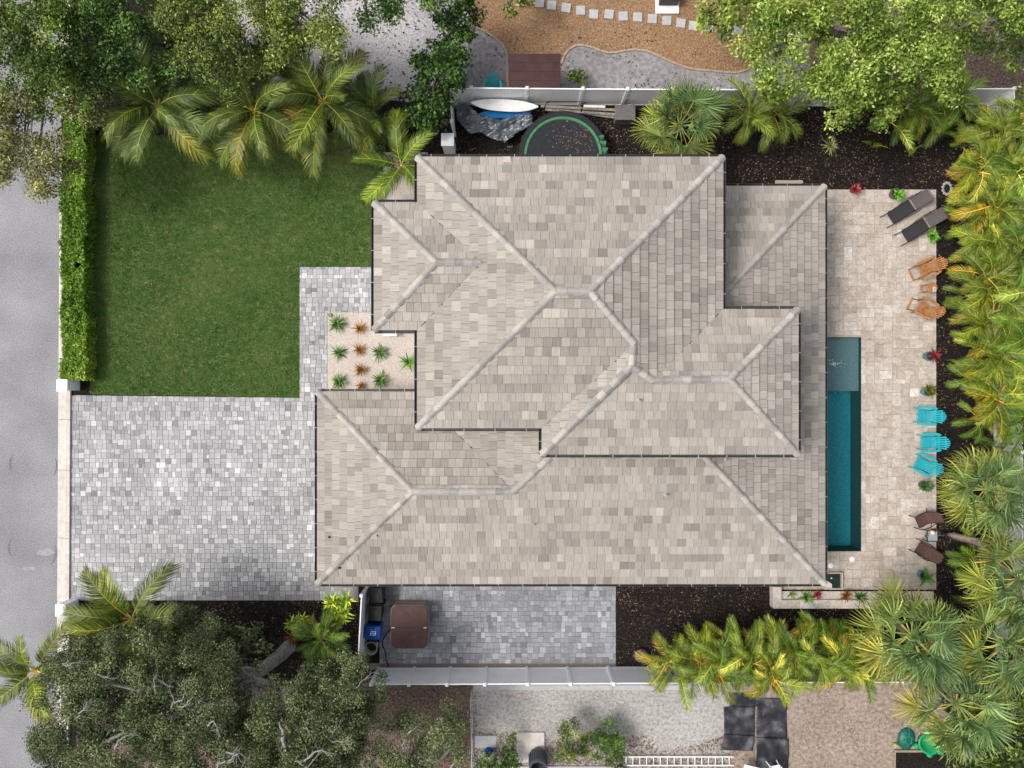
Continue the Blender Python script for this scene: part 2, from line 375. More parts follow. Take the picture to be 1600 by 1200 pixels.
# road and kerb
sheet('road', 'pale grey asphalt road along the left edge', 'road', [tuple(W(-500, -900).xy), tuple(W(-500, 2100).xy), tuple(W(86, 2100).xy), tuple(W(90, 900).xy), tuple(W(92, 600).xy), tuple(W(97, -900).xy)][::-1], .004, G['asphalt'])
def kx(py): return 91.5+(600-py)*.006      # road edge in photo pixels
kb = thing('kerb', 'cream concrete kerb and gutter between road and driveway', 'kerb', (*W(100, 780).xy, 0), kind='structure')
joints = [-60, 60, 160, 260, 360, 460, 560, 655.5, 734.5, 840.5, 940, 1040, 1140, 1260]
for y0, y1 in zip(joints[:-1], joints[1:]):
    mb = MB()
    prof = [(0, .012), (11.5, .03), (12.5, .10), (13.5, .115), (20.5, .115), (20.5, -.02), (0, -.02)]
    P = []
    for yy in (y0+.25, y1-.25):
        P += [(W(kx(yy)+d, yy).x, W(0, yy).y, z) for d, z in prof]
    n = len(prof)
    mb.add(P, [tuple(range(n)), tuple(reversed(range(n, 2*n)))]+[(i, n+i, n+(i+1) % n, (i+1) % n) for i in range(n)])
    mb.build('kerb_stone', G['kerb'], kb, org=kb.location)
# tyre scuffs on the asphalt
for i, (cx, cy, r, a0, a1) in enumerate([(40, 725, 24, 140, 215), (64, 727, 25, -40, 30), (38, 856, 24, 130, 220), (60, 862, 28, -50, 25)]):
    mb = MB(); P = []
    for k in range(13):
        t = R(a0+(a1-a0)*k/12); w = 1.7*math.sin(math.pi*(k+.3)/12.6)
        P.append((W(cx+(r-w)*math.cos(t), cy-(r-w)*math.sin(t)).xy, W(cx+(r+w)*math.cos(t), cy-(r+w)*math.sin(t)).xy))
    mb.add([(*p, .0085) for q in P for p in q], [(2*k, 2*k+1, 2*k+3, 2*k+2) for k in range(12)])
    props(mb.build('tyre_mark', G['tyre']), ['curved tyre mark on the asphalt, upper left of the four', 'curved tyre mark against the kerb, upper right of the four', 'curved tyre mark on the asphalt, lower left of the four', 'curved tyre mark against the kerb, lower right of the four'][i], 'tyre mark', 'tyre marks on the road', kind='structure')

for i, (cx, cy, rx, ry) in enumerate(((72, 863, 14, 6), (46, 888, 12, 3.5))):
    rd = random.Random(i); P = [W(cx+rx*math.cos(R(20*k))*rd.uniform(.7, 1.1), cy+ry*math.sin(R(20*k))*rd.uniform(.6, 1.15)) for k in range(18)]
    mb = MB(); mb.add([(p.x, p.y, .0125) for p in P[::-1]], [tuple(range(18))]); props(mb.build('road_patch', G['patch']), ['pale worn patch of asphalt by the lower right tyre mark', 'small pale streak on the asphalt below the tyre marks'][i], 'road patch', 'pale patches on the road', kind='structure')
# lawn
LAWN = PP((149, 213), (602, 208), (602, 240), (604, 330), (584, 330), (584, 417), (468.5, 417.5), (468.5, 620.5), (141, 616), (147, 400))
sheet('lawn', 'mown green front lawn beside the paver driveway', 'lawn', LAWN, .008, G['soil_green'])
rg = np.random.default_rng(5)
X, Y = sample_poly(LAWN, 200000, rg); n = len(X); X = X+rg.normal(0, .022, n); Y = Y+rg.normal(0, .022, n)
dry = np.clip(vnoise(X, Y, 1.3, 3)*.4+vnoise(X, Y, .45, 4)*.35+vnoise(X, Y, .2, 14)*.35, 0, 1.2)
spots = np.zeros(n)
for px, py, r, a in ((158, 300, .55, 1.0), (343, 352, .3, .9), (310, 366, .22, .8), (215, 440, .3, .5), (300, 460, 1.1, .35), (330, 400, 1.7, .35), (400, 300, .9, .2), (220, 330, .8, .25), (420, 560, .8, .2), (560, 232, 1.0, .9), (510, 225, 1.0, .8), (440, 222, 1.1, .6), (300, 216, 1.3, .5), (250, 500, 1.0, .2)):
    c = W(px, py); spots = np.maximum(spots, a*np.exp(-((X-c.x)**2+(Y-c.y)**2)/r**2))
val = np.clip(-.06+.62*dry+rg.normal(0, .19, n)+(spots*1.1)*rg.random(n)+.12*vnoise(X, Y, 3.5, 9), 0, 1)
t = rg.uniform(0, 2*np.pi, n); h = rg.uniform(.03, .065, n)*(1-.5*np.clip(spots, 0, 1)); lean = rg.uniform(.2, 1.1, n)
P = np.zeros((n, 3, 3)); wv = .013
P[:, 0] = np.stack([X-np.sin(t)*wv, Y+np.cos(t)*wv, np.full(n, .009)], 1)
P[:, 1] = np.stack([X+np.sin(t)*wv, Y-np.cos(t)*wv, np.full(n, .009)], 1)
P[:, 2] = np.stack([X+np.cos(t)*h*lean, Y+np.sin(t)*h*lean, .009+h], 1)
props(link('grass', soup('grass', P, val, G['grass'])), 'short green grass blades covering the front lawn', 'grass', kind='stuff')
chips('fallen_leaves', 'tiny pale fallen leaves scattered on the lawn', 'leaves', LAWN, 420, .04, .09, G['litter'], .05, 31, False)

# ---------------------------------------------------------------- pavers laid one by one
def lay(root, name, rects, poly, mat, z0, z1, gap, near, cap=300, jit=.003, seed=0, vfun=None):
    """rects: list of x0,y0,x1,y1 clipped by poly; the `cap` nearest to `near` become objects, the rest one part"""
    rnd = random.Random(seed); out = []
    for (x0, y0, x1, y1) in rects:
        p = clip_rect(poly, x0+gap/2, y0+gap/2, x1-gap/2, y1-gap/2)
        if len(p) < 3 or abs(area(p)) < .004: continue
        cx = sum(q[0] for q in p)/len(p); cy = sum(q[1] for q in p)/len(p)
        if area(p) < 0: p = p[::-1]
        v = vfun(cx, cy, rnd) if vfun else rnd.random()
        full = abs(area(p)) > .85*(x1-x0-gap)*(y1-y0-gap)
        out.append(((cx-near[0])**2+(cy-near[1])**2+(0 if full else 1e3), cx, cy, p, v))
    out.sort(key=lambda q: q[0])
    rest = MB(); o0 = root.location
    for i, (_, cx, cy, p, v) in enumerate(out):
        zz = z1+rnd.uniform(-jit, jit); e = .004
        tp = [(cx+(x-cx)*(1-e*2/.2), cy+(y-cy)*(1-e*2/.2)) for x, y in p]
        mb = MB() if i < cap else rest
        nb = len(p)
        mb.prism([(x, y, zz) for x, y in tp], [(x, y, z0) for x, y in p], v, False)
        if i < cap: mb.build(name, mat, root, org=o0)
    if rest.v: rest.build(name+'_field', mat, root, org=o0, kind='stuff')
def bands(x0, y0, x1, y1, u, rnd):
    """interlocked rows of small, middle and large setts"""
    out = []; y = y0
    while y < y1:
        x = x0-rnd.random()*u
        while x < x1:
            w = u*rnd.choice((2, 3, 3)); 
            k = rnd.choice((2, 3))
            if rnd.random() < .25 and w > 2.5*u:
                out += [(x, y, x+w, y+k*u), (x, y+k*u, x+w/2, y+5*u), (x+w/2, y+k*u, x+w, y+5*u)] if k == 3 else [(x, y, x+w/2, y+2*u), (x+w/2, y, x+w, y+2*u), (x, y+2*u, x+w, y+5*u)]
            else: out += [(x, y, x+w, y+k*u), (x, y+k*u, x+w, y+5*u)]
            x += w
        y += 5*u
    return out
DRIVE = PP((112, 617.5), (468.5, 621.5), (468.5, 417.5), (600, 417.5), (600, 487.5), (511.5, 488), (511.5, 640), (560, 640), (560, 938), (110, 938))
drive = thing('driveway', 'light grey mixed concrete paver driveway in front of the garage', 'driveway', (*W(300, 780).xy, 0), kind='structure')
b_ = MB(); b_.add([(x, y, .012) for x, y in DRIVE], [tuple(range(len(DRIVE)))]); b_.build('joint_sand', G['paver_base'], drive, org=drive.location)
xs = [p[0] for p in DRIVE]; ys = [p[1] for p in DRIVE]; rn = random.Random(3)
def vdrive(x, y, r):
    return min(1, max(0, r.gauss(.50, .185)))
lay(drive, 'paver', bands(min(xs), min(ys), max(xs), max(ys), .088, rn), DRIVE, G['paver'], .004, .03, .007, W(420, 700).xy, vfun=vdrive)
PATIO = PP((593, 880), (962, 880), (962, 1036.5), (593, 1036.5))
pat = thing('side_patio', 'blue grey paver patio beside the house under the hot tub', 'patio', (*W(780, 980).xy, 0), kind='structure')
b_ = MB(); b_.add([(x, y, .012) for x, y in PATIO], [(0, 1, 2, 3)]); b_.build('joint_sand', G['paver_base'], pat, org=pat.location)
xs = [p[0] for p in PATIO]; ys = [p[1] for p in PATIO]
lay(pat, 'paver', bands(min(xs), min(ys), max(xs), max(ys), .097, rn), PATIO, G['paver_blue'], .004, .03, .006, W(780, 970).xy, vfun=lambda x, y, r: min(1, max(0, r.gauss(.52, .17))))
G['patio_sand'] = M('patio_edge_sand', [(.13, .10, .08), (.22, .18, .145)], scale=14)
sheet('sand_strip', 'brown sandy strip between side patio and white fence', 'ground', PP((560, 1036), (962, 1036), (962, 1046), (560, 1046)), .008, G['patio_sand'])

# pool deck in travertine
DX0, DX1, DY0, DY1 = 12.5, W(1462, 0).x, W(0, 921).y, W(0, 296.5).y
dk = thing('pool_deck', 'cream travertine pool deck laid in mixed rectangles', 'deck', (*W(1400, 600).xy, 0), kind='structure')
b_ = MB(); a, b, c, d = POOL
for q in (((DX0, DY0), (DX1, DY0), (DX1, b), (DX0, b)), ((DX0, d), (DX1, d), (DX1, DY1), (DX0, DY1)), ((DX0, b), (a, b), (a, d), (DX0, d)), ((c, b), (DX1, b), (DX1, d), (c, d))):
    b_.add([(x, y, .04) for x, y in q], [(0, 1, 2, 3)])
b_.plate([(DX1-.01, DY0), (DX1, DY0), (DX1, DY1), (DX1-.01, DY1)], 0.0, .04)
b_.build('grout_bed', G['trav_base'], dk, org=dk.location)
u = .205; nx, ny = int((DX1-DX0)/u)+1, int((DY1-DY0)/u)+1
occ = np.zeros((nx, ny), bool); tiles = []; rn = random.Random(11)
for i in range(nx):
    for j in range(ny):
        x, y = DX1-(i+.5)*u, DY1-(j+.5)*u
        if a-.02 < x < c+.02 and b-.02 < y < d+.02: occ[i, j] = True
for j in range(ny):
    for i in range(nx):
        if occ[i, j]: continue
        sh = [(3, 2), (2, 3), (2, 2), (2, 2), (2, 1), (1, 2)]; rn.shuffle(sh)
        if rn.random() < .5: sh.sort(key=lambda q: -q[0]*q[1])
        for w, h in sh+[(1, 1)]:
            if i+w <= nx and j+h <= ny and not occ[i:i+w, j:j+h].any():
                occ[i:i+w, j:j+h] = True
                tiles.append((DX1-(i+w)*u, DY1-(j+h)*u, DX1-i*u, DY1-j*u)); break
DECK = [(DX0, DY0), (DX1, DY0), (DX1, DY1), (DX0, DY1)]
lay(dk, 'deck_tile', tiles, DECK, G['trav'], .03, .062, .006, W(1400, 620).xy, seed=4, vfun=lambda x, y, r: min(1, max(0, r.gauss(.5, .17))), jit=.002)

# pool
pool = thing('swimming_pool', 'narrow dark teal swimming pool beside the house with a shallow shelf', 'pool', ((a+c)/2, (b+d)/2, 0), kind='structure')
G['plaster'] = M('pool_plaster', [(.02, .30, .36), (.036, .37, .43)], scale=8, vscale=22, var=.3, rough=.7)  # mottling in floor and shelf colours stands in for light rippled by the water
G['shelfplaster'] = M('pool_shelf_plaster', [(.25, .275, .28), (.31, .335, .335)], scale=10, vscale=22, var=.3)
G['poolwall'] = M('pool_wall_shaded', [(.02, .095, .10), (.04, .125, .125)], scale=14)  # shade on the pool sides put into the colour, darker than the floor
DEP = -1.15; ysf = W(0, 611).y
mb = MB(); mb.add([(a, b, DEP), (c, b, DEP), (c, d, DEP), (a, d, DEP)], [(0, 1, 2, 3)]); mb.build('pool_floor', G['plaster'], pool, org=pool.location)
mb = MB()
for p, q in (((a, b), (c, b)), ((c, b), (c, d)), ((c, d), (a, d)), ((a, d), (a, b))):
    mb.add([(*p, DEP), (*q, DEP), (*q, .04), (*p, .04)], [(3, 2, 1, 0)])
mb.build('pool_wall', G['poolwall'], pool, org=pool.location)
mb = MB(); mb.plate([(a+.01, ysf), (c-.01, ysf), (c-.01, d-.01), (a+.01, d-.01)], DEP+.01, -.32); mb.build('shelf', G['shelfplaster'], pool, org=pool.location)
mw = bpy.data.materials.new('pool_water'); mw.use_nodes = True; nt = mw.node_tree; N = nt.nodes; N.clear()
tb = N.new('ShaderNodeBsdfTransparent'); tb.inputs[0].default_value = (.60, .80, .84, 1)
gb = N.new('ShaderNodeBsdfGlossy'); gb.inputs['Roughness'].default_value = .04
fr = N.new('ShaderNodeFresnel'); fr.inputs[0].default_value = 1.33
mx = N.new('ShaderNodeMixShader'); om = N.new('ShaderNodeOutputMaterial')
tn = N.new('ShaderNodeTexNoise'); tn.inputs['Scale'].default_value = 13; tn.inputs['Detail'].default_value = 3
ge = N.new('ShaderNodeNewGeometry'); nt.links.new(ge.outputs['Position'], tn.inputs['Vector'])
bp = N.new('ShaderNodeBump'); bp.inputs['Strength'].default_value = .8; bp.inputs['Distance'].default_value = .05
nt.links.new(tn.outputs['Fac'], bp.inputs['Height']); nt.links.new(bp.outputs[0], gb.inputs['Normal']); nt.links.new(bp.outputs[0], fr.inputs['Normal'])
nt.links.new(fr.outputs[0], mx.inputs[0]); nt.links.new(tb.outputs[0], mx.inputs[1]); nt.links.new(gb.outputs[0], mx.inputs[2]); nt.links.new(mx.outputs[0], om.inputs[0])
G['water'] = mw
gx, gy = 14, 50; rg = np.random.default_rng(2)
Xg, Yg = np.meshgrid(np.linspace(a, c, gx), np.linspace(b, d, gy), indexing='ij')
Vg = np.stack([Xg, Yg, -.10+.008*(vnoise(Xg.ravel(), Yg.ravel(), .25, 6).reshape(gx, gy)-.5)], 2).reshape(-1, 3)-np.array(pool.location)
ii = np.arange(gx*gy).reshape(gx, gy); Fg = np.stack([ii[:-1, :-1], ii[1:, :-1], ii[1:, 1:], ii[:-1, 1:]], 2).reshape(-1, 4)
link('water', mesh_np('water', Vg, Fg, mw, smooth=True), pool)
# bubbler: a low white splash where a jet breaks the surface of the shelf
G['foam'] = M('white_foam', [(.55, .6, .62), (.8, .82, .82)], scale=20, rough=.4)
mb = MB(); rn = random.Random(5); bc = W(1303, 568, -.1)
for k in range(46):
    r = abs(rn.gauss(0, .13)); t = rn.uniform(0, 6.28); q = Vector((bc.x+r*math.cos(t)*1.3, bc.y+r*math.sin(t)*.7, -.085+max(0, .06-r*.4)))
    s = rn.uniform(.012, .03); mb.lathe([(0.0, -s*.5), (s, 0), (0.0, s*.7)], q, 6)
fo = thing('fountain_bubbler', 'small white bubbling water jet on the shallow pool shelf', 'fountain', (bc.x, bc.y, -.1))
mb.build('foam', G['foam'], fo, org=fo.location, kind='stuff')
mb = MB(); mb.tube([(bc.x, bc.y, -.3), (bc.x, bc.y, -.09)], .02, 8); mb.build('nozzle', G['metal'], fo, org=fo.location)

# ---------------------------------------------------------------- planting beds and neighbours' yards
BED = PP((511.5, 488), (600, 488), (600, 470), (680, 470), (680, 640), (511.5, 640))
sheet('gravel_bed', 'pinkish white gravel bed in front of the entry', 'gravel', BED, .010, G['gravel_base'])
chips('pebbles', 'pinkish white pebbles filling the front bed', 'gravel', BED, 15000, .02, .05, G['pebble'], .012, 3)
BED2 = PP((599, 238), (668, 238), (668, 330), (599, 330))
sheet('gravel_bed', 'cream gravel bed beside the entry with a coconut palm', 'gravel', BED2, .012, G['gravel_base'])
chips('pebbles', 'cream pebbles round the palm beside the entry', 'gravel', BED2, 4000, .02, .05, G['pebble'], .014, 4)

SHELL = PP((360, -80), (735, -80), (730, 120), (640, 160), (560, 150), (430, 145), (340, 60))
sheet('shell_yard', 'white crushed shell yard at the top between the trees', 'gravel', SHELL, .006, G['shell_base'])
chips('shell_bits', 'white and grey shell pieces on the yard at the top', 'gravel', SHELL, 20000, .03, .075, G['shell_peb'], .008, 8)
chips('fallen_leaves', 'dark fallen leaves scattered on the white shell yard', 'leaves', SHELL, 700, .07, .14, G['mulch_chip'], .03, 9, False)

EDGE1 = [(735, 38), (750, 46), (759, 50), (771, 58), (782, 67), (789, 76), (792, 86), (793, 112), (793, 150)]
EDGE2 = [(877, 150), (877, 100), (881, 88), (888, 78), (900, 71), (913, 71), (926, 75), (938, 80), (951, 83), (966, 82), (978, 79), (992, 78), (1010, 80), (1025, 86), (1040, 93), (1055, 100), (1075, 107), (1095, 110), (1112, 111), (1130, 113), (1150, 114), (1165, 110), (1178, 102), (1190, 93), (1198, 84), (1206, 72), (1240, 30)]
TAN = PP((735, -120), (1400, -120), (1300, 20), *EDGE2[::-1][:-1], (877, 120), (793, 120), *EDGE1[::-1][2:])
SAND = PP((720, 40), (1260, 40), (1270, 150), (720, 150))
sheet('sand_yard', 'grey sandy yard behind the white fence at the top', 'sand', SAND, .004, G['sand_base'])
chips('shell_bits', 'grey shell bits on the sandy yard behind the top fence', 'gravel', SAND, 9000, .02, .05, G['sand_peb'], .006, 12, keep=lambda X, Y: .5+0*X)
chips('fallen_leaves', 'dark leaf scraps on the sandy yard behind the top fence', 'leaves', SAND, 700, .04, .12, G['mulch_chip'], .01, 13, False, keep=lambda X, Y: (vnoise(X, Y, .7, 2) > .55)*1.)
sheet('tan_gravel_yard', 'tan brown pea gravel yard with stepping stones at the top', 'gravel', TAN, .012, G['tan_base'])
chips('tan_pebbles', 'tan brown pea gravel stones at the top', 'gravel', TAN, 26000, .03, .065, G['tan_pebble'], .014, 14)
G['edging'] = M('edging_stone', [(.30, .23, .17), (.42, .33, .25)], scale=6, vscale=40)
for EDG, lab in ((EDGE1, 'short curved stone edging left of the brown shed'), (EDGE2[1:], 'long wavy stone edging between tan gravel and grey sand')):
    P = [W(x, y) for x, y in EDG]; e = thing('garden_edging', lab, 'edging', (P[0].x, P[0].y, 0), kind='structure')
    acc = []
    for p, q in zip(P[:-1], P[1:]):
        k = max(1, int((q-p).length/.22))
        acc += [p.lerp(q, i/k) for i in range(k)]
    acc.append(P[-1])
    for i, (p, q) in enumerate(zip(acc[:-1], acc[1:])):
        mb = MB(); d_ = (q-p)*.03; mb.bar(p+d_+Vector((0, 0, .03)), q-d_+Vector((0, 0, .03)), .095, .075); mb.build('edging_stone', G['edging'], e, org=e.location)

# ground below the house: the neighbour at the bottom
LEAFY = PP((560, 1058), (745, 1058), (745, 1240), (300, 1260), (120, 1240), (120, 1080))
sheet('leafy_yard', 'brown leaf covered yard under the oak at the bottom', 'ground', LEAFY, .004, G['leafbed'])
chips('fallen_leaves', 'rust brown fallen leaves under the oak at the bottom', 'leaves', LEAFY, 12000, .05, .12, G['rust'], .006, 15, False)
SHELL2 = PP((738, 1060), (1140, 1060), (1140, 1250), (738, 1250))
sheet('shell_yard', 'cream crushed shell yard below the white fence at the bottom', 'gravel', SHELL2, .006, G['shell2_base'])
chips('shell_bits', 'cream and grey shell pieces on the bottom yard', 'gravel', SHELL2, 16000, .02, .055, G['sand_peb'], .008, 16)
def rustkeep(X, Y):
    px = 800+X*F/H; py = 600-Y*F/H
    return np.clip(((py-1155)+18*(vnoise(X, Y, 1.2, 7)-.5)*2)/8+1.2*((px < 965) & (py > 1120)), 0, 1)*.9
chips('fallen_leaves', 'rust brown fallen leaves along the bottom edge of the shell yard', 'leaves', SHELL2, 16000, .05, .12, G['rust'], .012, 17, False, keep=rustkeep)
PINK = PP((1140, 1062), (1520, 1062), (1520, 1240), (1140, 1240))
sheet('pebble_drive', 'pinkish brown pebble driveway at the bottom right', 'gravel', PINK, .005, G['pink_base'])
chips('pink_pebbles', 'pinkish brown pebbles of the bottom right driveway', 'gravel', PINK, 15000, .02, .055, G['pink_peb'], .007, 18)
chips('fallen_leaves', 'rust leaves drifted over the pebble driveway', 'leaves', PINK, 3000, .04, .09, G['rust'], .008, 19, False, keep=lambda X, Y: (vnoise(X, Y, 1.6, 3) > .6)*.9)
YARD3 = PP((1225, -60), (1640, -60), (1640, 164), (1225, 164))
sheet('leafy_yard', 'brown leaf strewn ground under the bright trees at the top right', 'ground', YARD3, .003, G['leafbed'])
chips('fallen_leaves', 'brown fallen leaves under the bright trees at the top right', 'leaves', YARD3, 7000, .05, .12, G['rust'], .006, 21, False)
# mulch chips and pale litter on the dark beds
MUL = [('mulch_chips', 'dark mulch chips of the bed at the upper right', PP((1128, 160), (1600, 160), (1600, 300), (1128, 300)), 5200),
       ('mulch_chips', 'dark mulch chips of the bed along the right side', PP((1460, 296), (1600, 296), (1600, 960), (1460, 960)), 6500),
       ('mulch_chips', 'dark mulch chips of the bed below the house', PP((962, 900), (1360, 900), (1360, 1050), (962, 1050)), 5200),
       ('mulch_chips', 'dark mulch chips beside the driveway under the oak', PP((110, 938), (565, 938), (565, 1050), (110, 1050)), 5000),
       ('mulch_chips', 'dark mulch chips between lawn and top fence', PP((560, 140), (1130, 150), (1130, 262), (560, 262)), 4500),
       ('mulch_chips', 'dark mulch chips below the palms above the lawn', PP((110, 140), (560, 140), (600, 214), (140, 214)), 4000)]
for i, (nm, lab, poly, n_) in enumerate(MUL):
    chips(nm, lab, 'mulch', poly, n_*2, .04, .11, G['mulch_chip'], .004, 40+i, False)
    chips('fallen_leaves', 'pale dry leaf scraps lying on the '+lab[5:], 'leaves', poly, int(n_*.5), .03, .09, G['litter'], .02, 60+i, False, keep=lambda X, Y: .15+.85*(vnoise(X, Y, 1.1, 5) > .5))
sheet('mulch_bed', 'dark mulch strip between hedge and lawn', 'mulch', PP((112, 205), (149, 205), (147, 400), (141, 616), (112, 616)), .005, G['mulch'])

# ================================================================ THE HOUSE
ZU, ZL, PT = 5.6, 2.9, .33
def eave(d, p, ze):          # world coordinate of an eave line given in photo pixels
    return W(p, 0, ze).x if d in 'WE' else W(0, p, ze).y
def run(d, v, ec): return {'W': v[0]-ec, 'E': ec-v[0], 'S': v[1]-ec, 'N': ec-v[1]}[d]
def rv(px, py, d, ep, ze):   # roof vertex seen at a pixel, lying on the plane that rises from eave (d, ep)
    ec = eave(d, ep, ze); z = ze
    for _ in range(30):
        v = W(px, py, z); z = ze+PT*run(d, v, ec)
    return W(px, py, z)
EU = dict(N=eave('N', 245.5, ZU), W=eave('W', 652, ZU), S=eave('S', 669, ZU), E=eave('E', 1129.5, ZU))
EWg = dict(W=eave('W', 846.5, ZU), S=eave('S', 710, ZU), E=eave('E', 1247, ZU), N=eave('N', 483, ZU))
EE = dict(W=eave('W', 584.5, ZU), N=eave('N', 316.5, ZU), S=eave('S', 516, ZU))
EL = dict(W=eave('W', 496, ZL), N=eave('N', 612, ZL), S=eave('S', 912, ZL), E=eave('E', 1288.5, ZL), NE=eave('N', 291, ZL))
V2 = lambda x, y, z: Vector((x, y, z))
A_ = V2(EU['W'], EU['N'], ZU); B_ = V2(EU['E'], EU['N'], ZU); C_ = V2(EU['E'], EWg['N'], ZU); D_ = V2(EWg['E'], EWg['N'], ZU)
E_ = V2(EWg['E'], EWg['S'], ZU); F_ = V2(EWg['W'], EWg['S'], ZU); G_ = V2(EWg['W'], EU['S'], ZU); I_ = V2(EU['W'], EU['S'], ZU)
J_ = V2(EU['W'], EE['S'], ZU); K_ = V2(EE['W'], EE['S'], ZU); L_ = V2(EE['W'], EE['N'], ZU); M_ = V2(EU['W'], EE['N'], ZU)
N1 = rv(868.5, 455, 'N', 245.5, ZU); N2 = rv(922, 455, 'N', 245.5, ZU); N3 = rv(990, 537, 'S', 669, ZU); N4 = rv(986, 572, 'S', 710, ZU)
N5 = rv(1020, 594, 'S', 710, ZU); N6 = rv(1140, 592.5, 'S', 710, ZU); R_ = rv(682, 410, 'W', 584.5, ZU); Q_ = rv(753, 410, 'W', 652, ZU)
S1 = V2(EL['W'], EL['N'], ZL); S3 = V2(EL['W'], EL['S'], ZL); S4 = V2(EL['E'], EL['S'], ZL); S5 = V2(EL['E'], EL['NE'], ZL)
S2 = rv(645, 768, 'S', 912, ZL); S7 = rv(803, 768, 'S', 912, ZL)
xw2 = S7.x-(S7.z-ZL)/PT; T1 = V2(xw2, EL['N'], ZL)
rS8 = 6.4; S8 = V2(xw2+rS8, EL['S']+rS8, ZL+PT*rS8); S9 = V2(EL['E']-rS8, EL['S']+rS8, ZL+PT*rS8)
xi = EU['E']-.75; ri = EL['E']-xi; T2 = V2(xi, EL['NE']-ri, ZL+PT*ri)
yi, yj = EWg['N']-.7, EWg['S']+.65
PL = [  # eave direction, eave coordinate, eave height, outline
    ('N', EU['N'], ZU, [A_, B_, N2, N1]), ('W', EU['W'], ZU, [A_, N1, I_, J_, Q_, M_]), ('S', EU['S'], ZU, [I_, N1, N2, N3, G_]),
    ('E', EU['E'], ZU, [B_, C_, N5, N4, N3, N2]), ('W', EWg['W'], ZU, [G_, N3, N4, F_]), ('S', EWg['S'], ZU, [F_, N4, N5, N6, E_]),
    ('E', EWg['E'], ZU, [E_, N6, D_]), ('N', EWg['N'], ZU, [D_, N6, N5, C_]),
    ('W', EE['W'], ZU, [K_, R_, L_]), ('N', EE['N'], ZU, [L_, R_, Q_, M_]), ('S', EE['S'], ZU, [K_, J_, Q_, R_]),
    ('W', EL['W'], ZL, [S1, S2, S3]), ('N', EL['N'], ZL, [S1, T1, S7, S2]), ('W', xw2, ZL, [T1, S7, S8, V2(S8.x, T1.y, 0)]),
    ('S', EL['S'], ZL, [S3, S2, S7, S8, S9, S4]),
    ('E', EL['E'], ZL, [S5, T2, V2(T2.x, yi, 0), V2(EWg['E']-.8, yi, 0), V2(EWg['E']-.8, S9.y, 0), S9, S4]),
    ('N', EL['NE'], ZL, [S5, V2(T2.x, EL['NE'], 0), T2])]
house = thing('house', 'two storey house with greige flat tile hip roofs and bronze gutters', 'house', (1.5, 0, 0))
# walls
def inset(poly, ins): return poly
mb = MB(); o = .5
mb.plate([(EL['W']+o, EL['S']+o), (EL['E']-o-.4, EL['S']+o), (EL['E']-o-.4, EL['NE']-o), (EU['W']+o+.3, EL['NE']-o), (EU['W']+o+.3, EL['N']-o-.05), (EL['W']+o, EL['N']-o-.05)], 0, ZL+.02)
mb.build('lower_wall', G['stucco'], house, org=house.location)
mb = MB()
mb.plate([(EU['W']+o, EU['S']+o), (EWg['W']+o, EU['S']+o), (EWg['W']+o, EWg['S']+o), (EWg['E']-o, EWg['S']+o), (EWg['E']-o, EWg['N']-o), (EU['E']-o, EWg['N']-o), (EU['E']-o, EU['N']-o), (EU['W']+o, EU['N']-o)], 0, ZU-.16)
mb.build('upper_wall', G['stucco'], house, org=house.location)
mb = MB(); mb.plate([(EE['W']+o, EE['S']+o), (EU['W']+o+.02, EE['S']+o), (EU['W']+o+.02, EE['N']-o), (EE['W']+o, EE['N']-o)], 0, ZU-.17)
mb.build('entry_wall', G['stucco'], house, org=house.location)
roof = link('roof', None, house)
TOPZ = {}; deck = MB(); tl = []; rn = random.Random(21); EXP, TW = .343, .325
